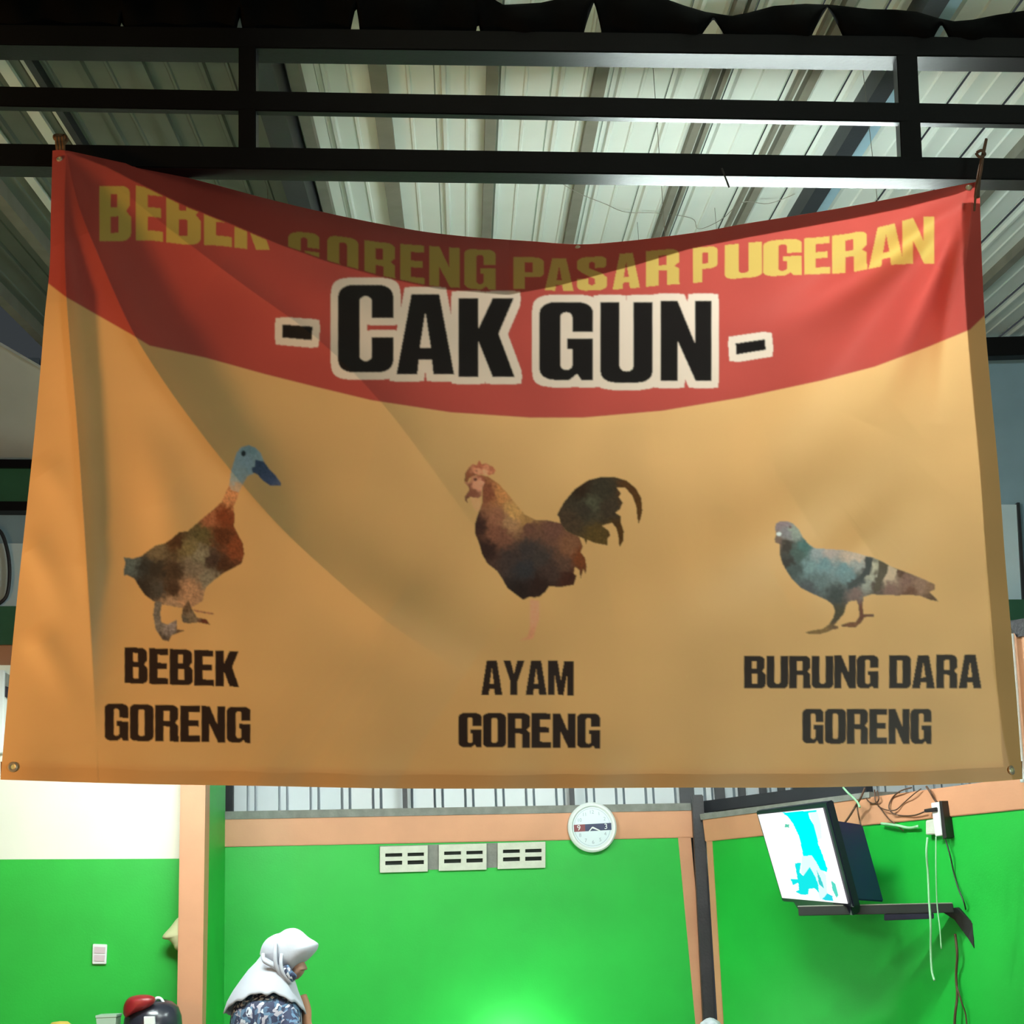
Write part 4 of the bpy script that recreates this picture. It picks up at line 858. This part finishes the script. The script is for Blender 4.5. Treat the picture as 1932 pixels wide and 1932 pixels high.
# cream bag hanging on the wall behind the pier
def inflate(name, poly, Y, T, m, n=72, rings=10, c=None, **k):
    """closed outline in the picture plane at depth Y given a rounded body of half thickness T"""
    P = poly_curve(poly+[poly[0]], n+1, 0)[:-1]; c = np.array(c) if c else P.mean(0); V = []; Fc = []
    def lv(t, s):
        q_ = c+(P-c)*t; d = T*math.sqrt(max(0, 1-t**2.6))*s
        return at_np(q_[:, 0], q_[:, 1], np.full(n, Y-d))
    ts = [math.cos(math.pi/2*i/rings) for i in range(rings)]
    L = [lv(t, 1) for t in ts[::-1]]+[lv(t, -1) for t in ts[1:]]
    V = np.concatenate(L+[at_np(c[:1], c[1:], np.array([Y-T])), at_np(c[:1], c[1:], np.array([Y+T]))]).tolist()
    for r in range(len(L)-1):
        for j in range(n): Fc.append([r*n+j, r*n+(j+1) % n, (r+1)*n+(j+1) % n, (r+1)*n+j])
    a, b = len(L)*n, len(L)*n+1
    for j in range(n): Fc.append([a, (j+1) % n, j]); Fc.append([b, (len(L)-1)*n+j, (len(L)-1)*n+(j+1) % n])
    o = link(name, fixn(mesh(name, V, Fc)), m, smooth=True, **k); centred(o); return o
bgp = inflate('plastic_bag', [(345, 1728), (334, 1733), (322, 1748), (308, 1764), (307, 1771), (318, 1774), (326, 1782), (332, 1792), (350, 1796), (372, 1780), (375, 1745), (362, 1730)], 8.60, .05, 'bag', label='cream plastic bag hanging half hidden behind the orange pier', cat='bag')
# table with kitchen things, bottom left
tb = empty('side_table', drop(at(180, 1900, 8.3)), label='low wooden table under the kitchen things at the left wall', cat='table')
tz = .86
tx0, tx1, ty0, ty1 = -2.75, -1.86, 8.0, 8.55
prism('table_top', [(tx0, ty0, tz-.03), (tx1, ty0, tz-.03), (tx1, ty1, tz-.03), (tx0, ty1, tz-.03)], (0, 0, .03), 'table', .004, tb)
for x in (tx0+.05, tx1-.05):
    for y in (ty0+.05, ty1-.05): beam('leg', (x, y, 0), (x, y, tz-.03), .05, .05, 'table', up=(0, 1, 0), parent=tb)
pc_ = at(285, 1932, 8.25); pr = 52/340.0
rc = empty('rice_cooker', (pc_.x, pc_.y, tz), label='black rounded cooker with a red cover at the foot of the orange pier', cat='cooker')
lathe('cooker_body', [(0, 0), (pr*.78, 0), (pr*.95, .02), (pr, .07), (pr*.97, .12), (pr*.86, .165), (pr*.62, .195), (pr*.3, .21), (0, .214)], 'black_gloss', (0, 0, 1), (pc_.x+.01, pc_.y, tz), 40, rc)
prism('label_plate', [at(271, 1918, 8.09), at(291, 1918, 8.09), at(293, 1945, 8.09), at(272, 1945, 8.09)], (0, .05, 0), 'plastic_w', .002, rc)
tube('lid_handle', [at(290, 1890, 8.2), at(296, 1883, 8.19), at(304, 1885, 8.2), at(310, 1895, 8.2)], .008, 'plastic_w', parent=rc)
rl = inflate('red_cover', [(232, 1912), (234, 1895), (244, 1882), (262, 1877), (280, 1877), (292, 1882), (291, 1892), (276, 1903), (252, 1912), (238, 1920)], 8.13, .05, 'red_lid', label='red cover')
par(rl, rc)
cx_ = at(205, 1932, 8.2)
bx = empty('pale_container', (cx_.x, cx_.y, tz), label='pale translucent box beside the black cooker', cat='box')
lathe('tub', [(0, 0), (.060, 0), (.074, .135), (.068, .135), (.056, .004), (0, .004)], 'box_w', (0, 0, 1), (cx_.x, cx_.y, tz), 4, bx)
lathe('lid', [(0, .135), (.078, .135), (.078, .146), (0, .148)], 'box_w', (0, 0, 1), (cx_.x, cx_.y, tz), 4, bx)
yx = at(113, 1932, 8.2)
yb = empty('yellow_bowl', (yx.x, yx.y, tz), label='yellow plastic bowl at the left end of the table', cat='bowl')
lathe('bowl_body', [(0, 0), (.03, 0), (.052, .05), (.058, .105), (.054, .105), (.046, .05), (0, .01)], 'yellow', (0, 0, 1), (yx.x, yx.y, tz), 32, yb)
lathe('bowl_cover', [(.056, .105), (.04, .118), (0, .122)], 'yellow', (0, 0, 1), (yx.x, yx.y, tz), 32, yb)
# white bundle on a stand at the bottom, by the column
wz = at(1340, 1932, 8.9)
sd = empty('stand', drop(wz), label='small stand under the white bundle by the column', cat='stand')
prism('stand_top', [(wz.x-.16, wz.y-.15, .64), (wz.x+.2, wz.y-.15, .64), (wz.x+.2, wz.y+.15, .64), (wz.x-.16, wz.y+.15, .64)], (0, 0, .03), 'table', .004, sd)
for x in (-.12, .16):
    for y in (-.11, .11): beam('leg', (wz.x+x, wz.y+y, 0), (wz.x+x, wz.y+y, .64), .035, .035, 'table', up=(0, 1, 0), parent=sd)
b_ = lathe('white_bundle', [(0, 0), (.07, .0), (.08, .05), (.07, wz.z-.67-.02), (.05, wz.z-.67+.01), (.02, wz.z-.67+.03), (0, wz.z-.67+.035)], 'bundle', (0, 0, 1), (wz.x, wz.y, .67), 24, label='white wrapped bundle at the foot of the corner column', cat='bundle')
for v_ in b_.data.vertices:
    v_.co.x *= 1+.15*math.sin(v_.co.z*60+v_.index); v_.co.y *= 1+.15*math.cos(v_.co.z*50+v_.index*1.7)

# small lit bulb on a low stool by the back wall, below the picture
lp_ = WB.p(985, 1960, .34)
ls = empty('bulb_lamp', (lp_.x, lp_.y, 0), label='small bare bulb lamp standing low by the green back wall', cat='lamp')
lathe('lamp_stand', [(0, 0), (.11, 0), (.11, .015), (.02, .03), (.015, .42), (.03, .44), (.03, .50), (0, .50)], 'lamp_body', (0, 0, 1), (lp_.x, lp_.y, 0), 24, ls)
lathe('bulb', [(0, .50), (.014, .50), (.03, .54), (.034, .565), (.025, .595), (0, .605)], 'bulb', (0, 0, 1), (lp_.x, lp_.y, 0), 20, ls)

# ------------------------------------------------------------------ the woman
PY = 7.6
pw = lambda u, v, dy=0.0: at(u, v, PY+dy)
base = drop(pw(505, 1900))
pers = empty('person', base, label='person in a white headscarf and blue patterned blouse, head bowed, facing right', cat='person')
def loft(name, rings, m, seg=40, parent=None, vend=None, cap=True):
    """rings: (u_left, u_right, v, depth_half, y_shift)"""
    V = []; Fc = []
    for (ul, ur, v, dh, ys) in rings:
        for j in range(seg):
            a = 2*math.pi*j/seg; ca, sa = math.cos(a), math.sin(a)
            u = (ul+ur)/2+(ur-ul)/2*ca; vv = v+(vend(a, v) if vend else 0)
            V.append(at(u, vv, PY+ys-dh*sa))
    for i in range(len(rings)-1):
        for j in range(seg): Fc.append([i*seg+j, i*seg+(j+1) % seg, (i+1)*seg+(j+1) % seg, (i+1)*seg+j])
    if cap: Fc += [list(range(seg)), [(len(rings)-1)*seg+j for j in range(seg)]]
    o = link(name, fixn(mesh(name, V, Fc)), m, smooth=True); centred(o)
    if parent: par(o, parent)
    return o
# body: one skinned figure from head to feet
def body():
    z = lambda u, v, dy=0: tuple(pw(u, v, dy))
    hip = pw(500, 2085); J = {}; V = []; E = []; Rd = []
    def add(p, r, par_=None):
        V.append(tuple(p)); Rd.append(r if isinstance(r, tuple) else (r, r))
        if par_ is not None: E.append((par_, len(V)-1))
        return len(V)-1
    pel = add(hip, (.15, .11)); w1 = add(pw(500, 2010), (.13, .10), pel); ch = add(pw(503, 1935), (.12, .08), w1); up = add(pw(510, 1895), (.08, .055), ch)
    nk = add(pw(522, 1850), (.05, .05), up); sk = add(pw(538, 1822), (.07, .07), nk); hd = add(pw(546, 1795), (.085, .08), sk); tp2 = add(pw(546, 1775), (.06, .06), hd)
    for s, dy in ((1, -.105), (-1, .105)):
        sh_ = add(pw(512, 1900, dy), .04, up); el = add(pw(520, 1990, dy*1.35), .042, sh_); wr_ = add(pw(592, 2020, dy*.8), .028, el); pm = add(pw(618, 2026, dy*.7), (.036, .016), wr_)
        for f in range(4):
            k1 = add(pw(632+f*1.5, 2024+f*3, dy*.7+(f-1.5)*.018), .009, pm); add(pw(645+f, 2036+f*3, dy*.7+(f-1.5)*.017), .008, k1)
        t1_ = add(pw(622, 2012, dy*.7-.03), .009, pm); add(pw(634, 2012, dy*.7-.035), .008, t1_)
        h_ = add(hip+Vector((0, dy*.6, -.06)), .09, pel); kn = add(Vector((hip.x+.02, hip.y+dy*.6, .45)), .06, h_); an = add(Vector((hip.x-.02, hip.y+dy*.6, .08)), .04, kn); add(Vector((hip.x+.14, hip.y+dy*.6, .03)), .03, an)
    me = bpy.data.meshes.new('body'); me.from_pydata(V, E, []); o = link('body', me, 'skin')
    sm = o.modifiers.new('skin', 'SKIN'); 
    for i, v in enumerate(me.skin_vertices[0].data): v.radius = Rd[i]; v.use_root = (i == 0)
    ss = o.modifiers.new('sub', 'SUBSURF'); ss.levels = ss.render_levels = 1
    bpy.context.view_layer.update(); dg = bpy.context.evaluated_depsgraph_get(); me2 = bpy.data.meshes.new_from_object(o.evaluated_get(dg)); bpy.data.objects.remove(o)
    me2.materials.clear(); b = link('body', me2, 'skin', smooth=True); centred(b); par(b, pers); return b
body()
# face: nose, lips and eye turned right and down
inflate('face', [(550, 1822), (562, 1812), (572, 1813), (577, 1820), (580, 1828), (575, 1831), (573, 1836), (568, 1842), (560, 1848), (550, 1848), (545, 1838)], PY-.02, .06, 'skin_shade').parent = pers
bpy.data.objects['face'].location -= base
loft('blouse', [(500, 548, 1858, .05, 0), (482, 552, 1866, .09, 0), (462, 560, 1876, .13, 0), (445, 566, 1890, .165, 0), (437, 570, 1905, .18, 0), (433, 570, 1932, .19, 0), (436, 568, 1970, .18, 0), (440, 566, 2010, .17, 0), (430, 575, 2060, .185, 0), (424, 582, 2110, .20, 0)], 'blouse', 48, pers)
tube('sleeve', [pw(535, 1905, -.10), pw(545, 1925, -.13), pw(550, 1955, -.17), pw(555, 1985, -.18)], .05, 'blouse', seg=16, parent=pers)
tube('hand_arm', [pw(570, 1880, .07), pw(578, 1905, .05), pw(580, 1935, .04), pw(600, 1960, .03)], .024, 'skin', seg=14, parent=pers)
loft('skirt', [(428, 578, 2095, .19, 0), (420, 586, 2160, .21, 0), (414, 592, 2240, .23, 0), (410, 598, 2300, .24, 0)], 'skirt', 40, pers, cap=False)
# headscarf
hs = empty('headscarf', (0, 0, 0), parent=pers)
hood = inflate('hood', [(490, 1800), (494, 1785), (503, 1772), (518, 1763), (528, 1760), (540, 1753), (555, 1751), (568, 1756), (582, 1768), (595, 1776), (601, 1782), (597, 1794), (584, 1808), (572, 1818), (560, 1828), (549, 1836), (538, 1834), (526, 1836), (512, 1830), (498, 1818)], PY, .115, 'scarf', n=96, rings=14, c=(545, 1795))
hood.parent = hs; hood.location -= base
def cape():
    seg = 96; rows = 16; V = []; Fc = []
    vs = [1800, 1815, 1830, 1850, 1870, 1890, 1912]; ul = [494, 483, 468, 453, 439, 428, 421]; ur = [540, 546, 550, 557, 563, 571, 578]; dh = [.075, .09, .115, .145, .172, .19, .205]
    for j in range(seg):
        a = 2*math.pi*j/seg; front = max(0, math.sin(a))
        ve = 1912-38*front**1.2+2.2*math.sin(a*9)+1.5*math.sin(a*17+1)
        for r in range(rows):
            t = r/(rows-1); v = 1800+(ve-1800)*t
            l, rgt, d = np.interp(v, vs, ul), np.interp(v, vs, ur), np.interp(v, vs, dh)
            wv = 1+.012*t*math.sin(a*9)
            V.append(pw((l+rgt)/2+(rgt-l)/2*math.cos(a)*wv, v, -d*math.sin(a)*wv))
    for j in range(seg):
        for r in range(rows-1): Fc.append([j*rows+r, ((j+1) % seg)*rows+r, ((j+1) % seg)*rows+r+1, j*rows+r+1])
    o = link('cape', fixn(mesh('cape', V, Fc)), 'scarf', smooth=True); sol = o.modifiers.new('t', 'SOLIDIFY'); sol.thickness = .006; centred(o); o.parent = hs; o.location -= base
cape()
# neck folds and the printed inner fabric seen under the chin
for pts, r in (([(496, 1800), (498, 1812), (510, 1820), (522, 1828), (532, 1838)], .010), ([(520, 1780), (519, 1800), (521, 1822), (532, 1842), (545, 1854)], .010), ([(531, 1800), (530, 1818), (534, 1836), (548, 1852)], .009)):
    o = tube('scarf_fold', [pw(u, v, -.112-.018*math.sin(i*1.1)) for i, (u, v) in enumerate(pts)], r, 'scarf', seg=10); o.parent = hs; o.location -= base
inflate('inner_scarf', [(533, 1824), (543, 1820), (552, 1832), (560, 1842), (550, 1854), (541, 1846), (534, 1836)], PY-.105, .03, 'blouse').parent = hs
bpy.data.objects['inner_scarf'].location -= base
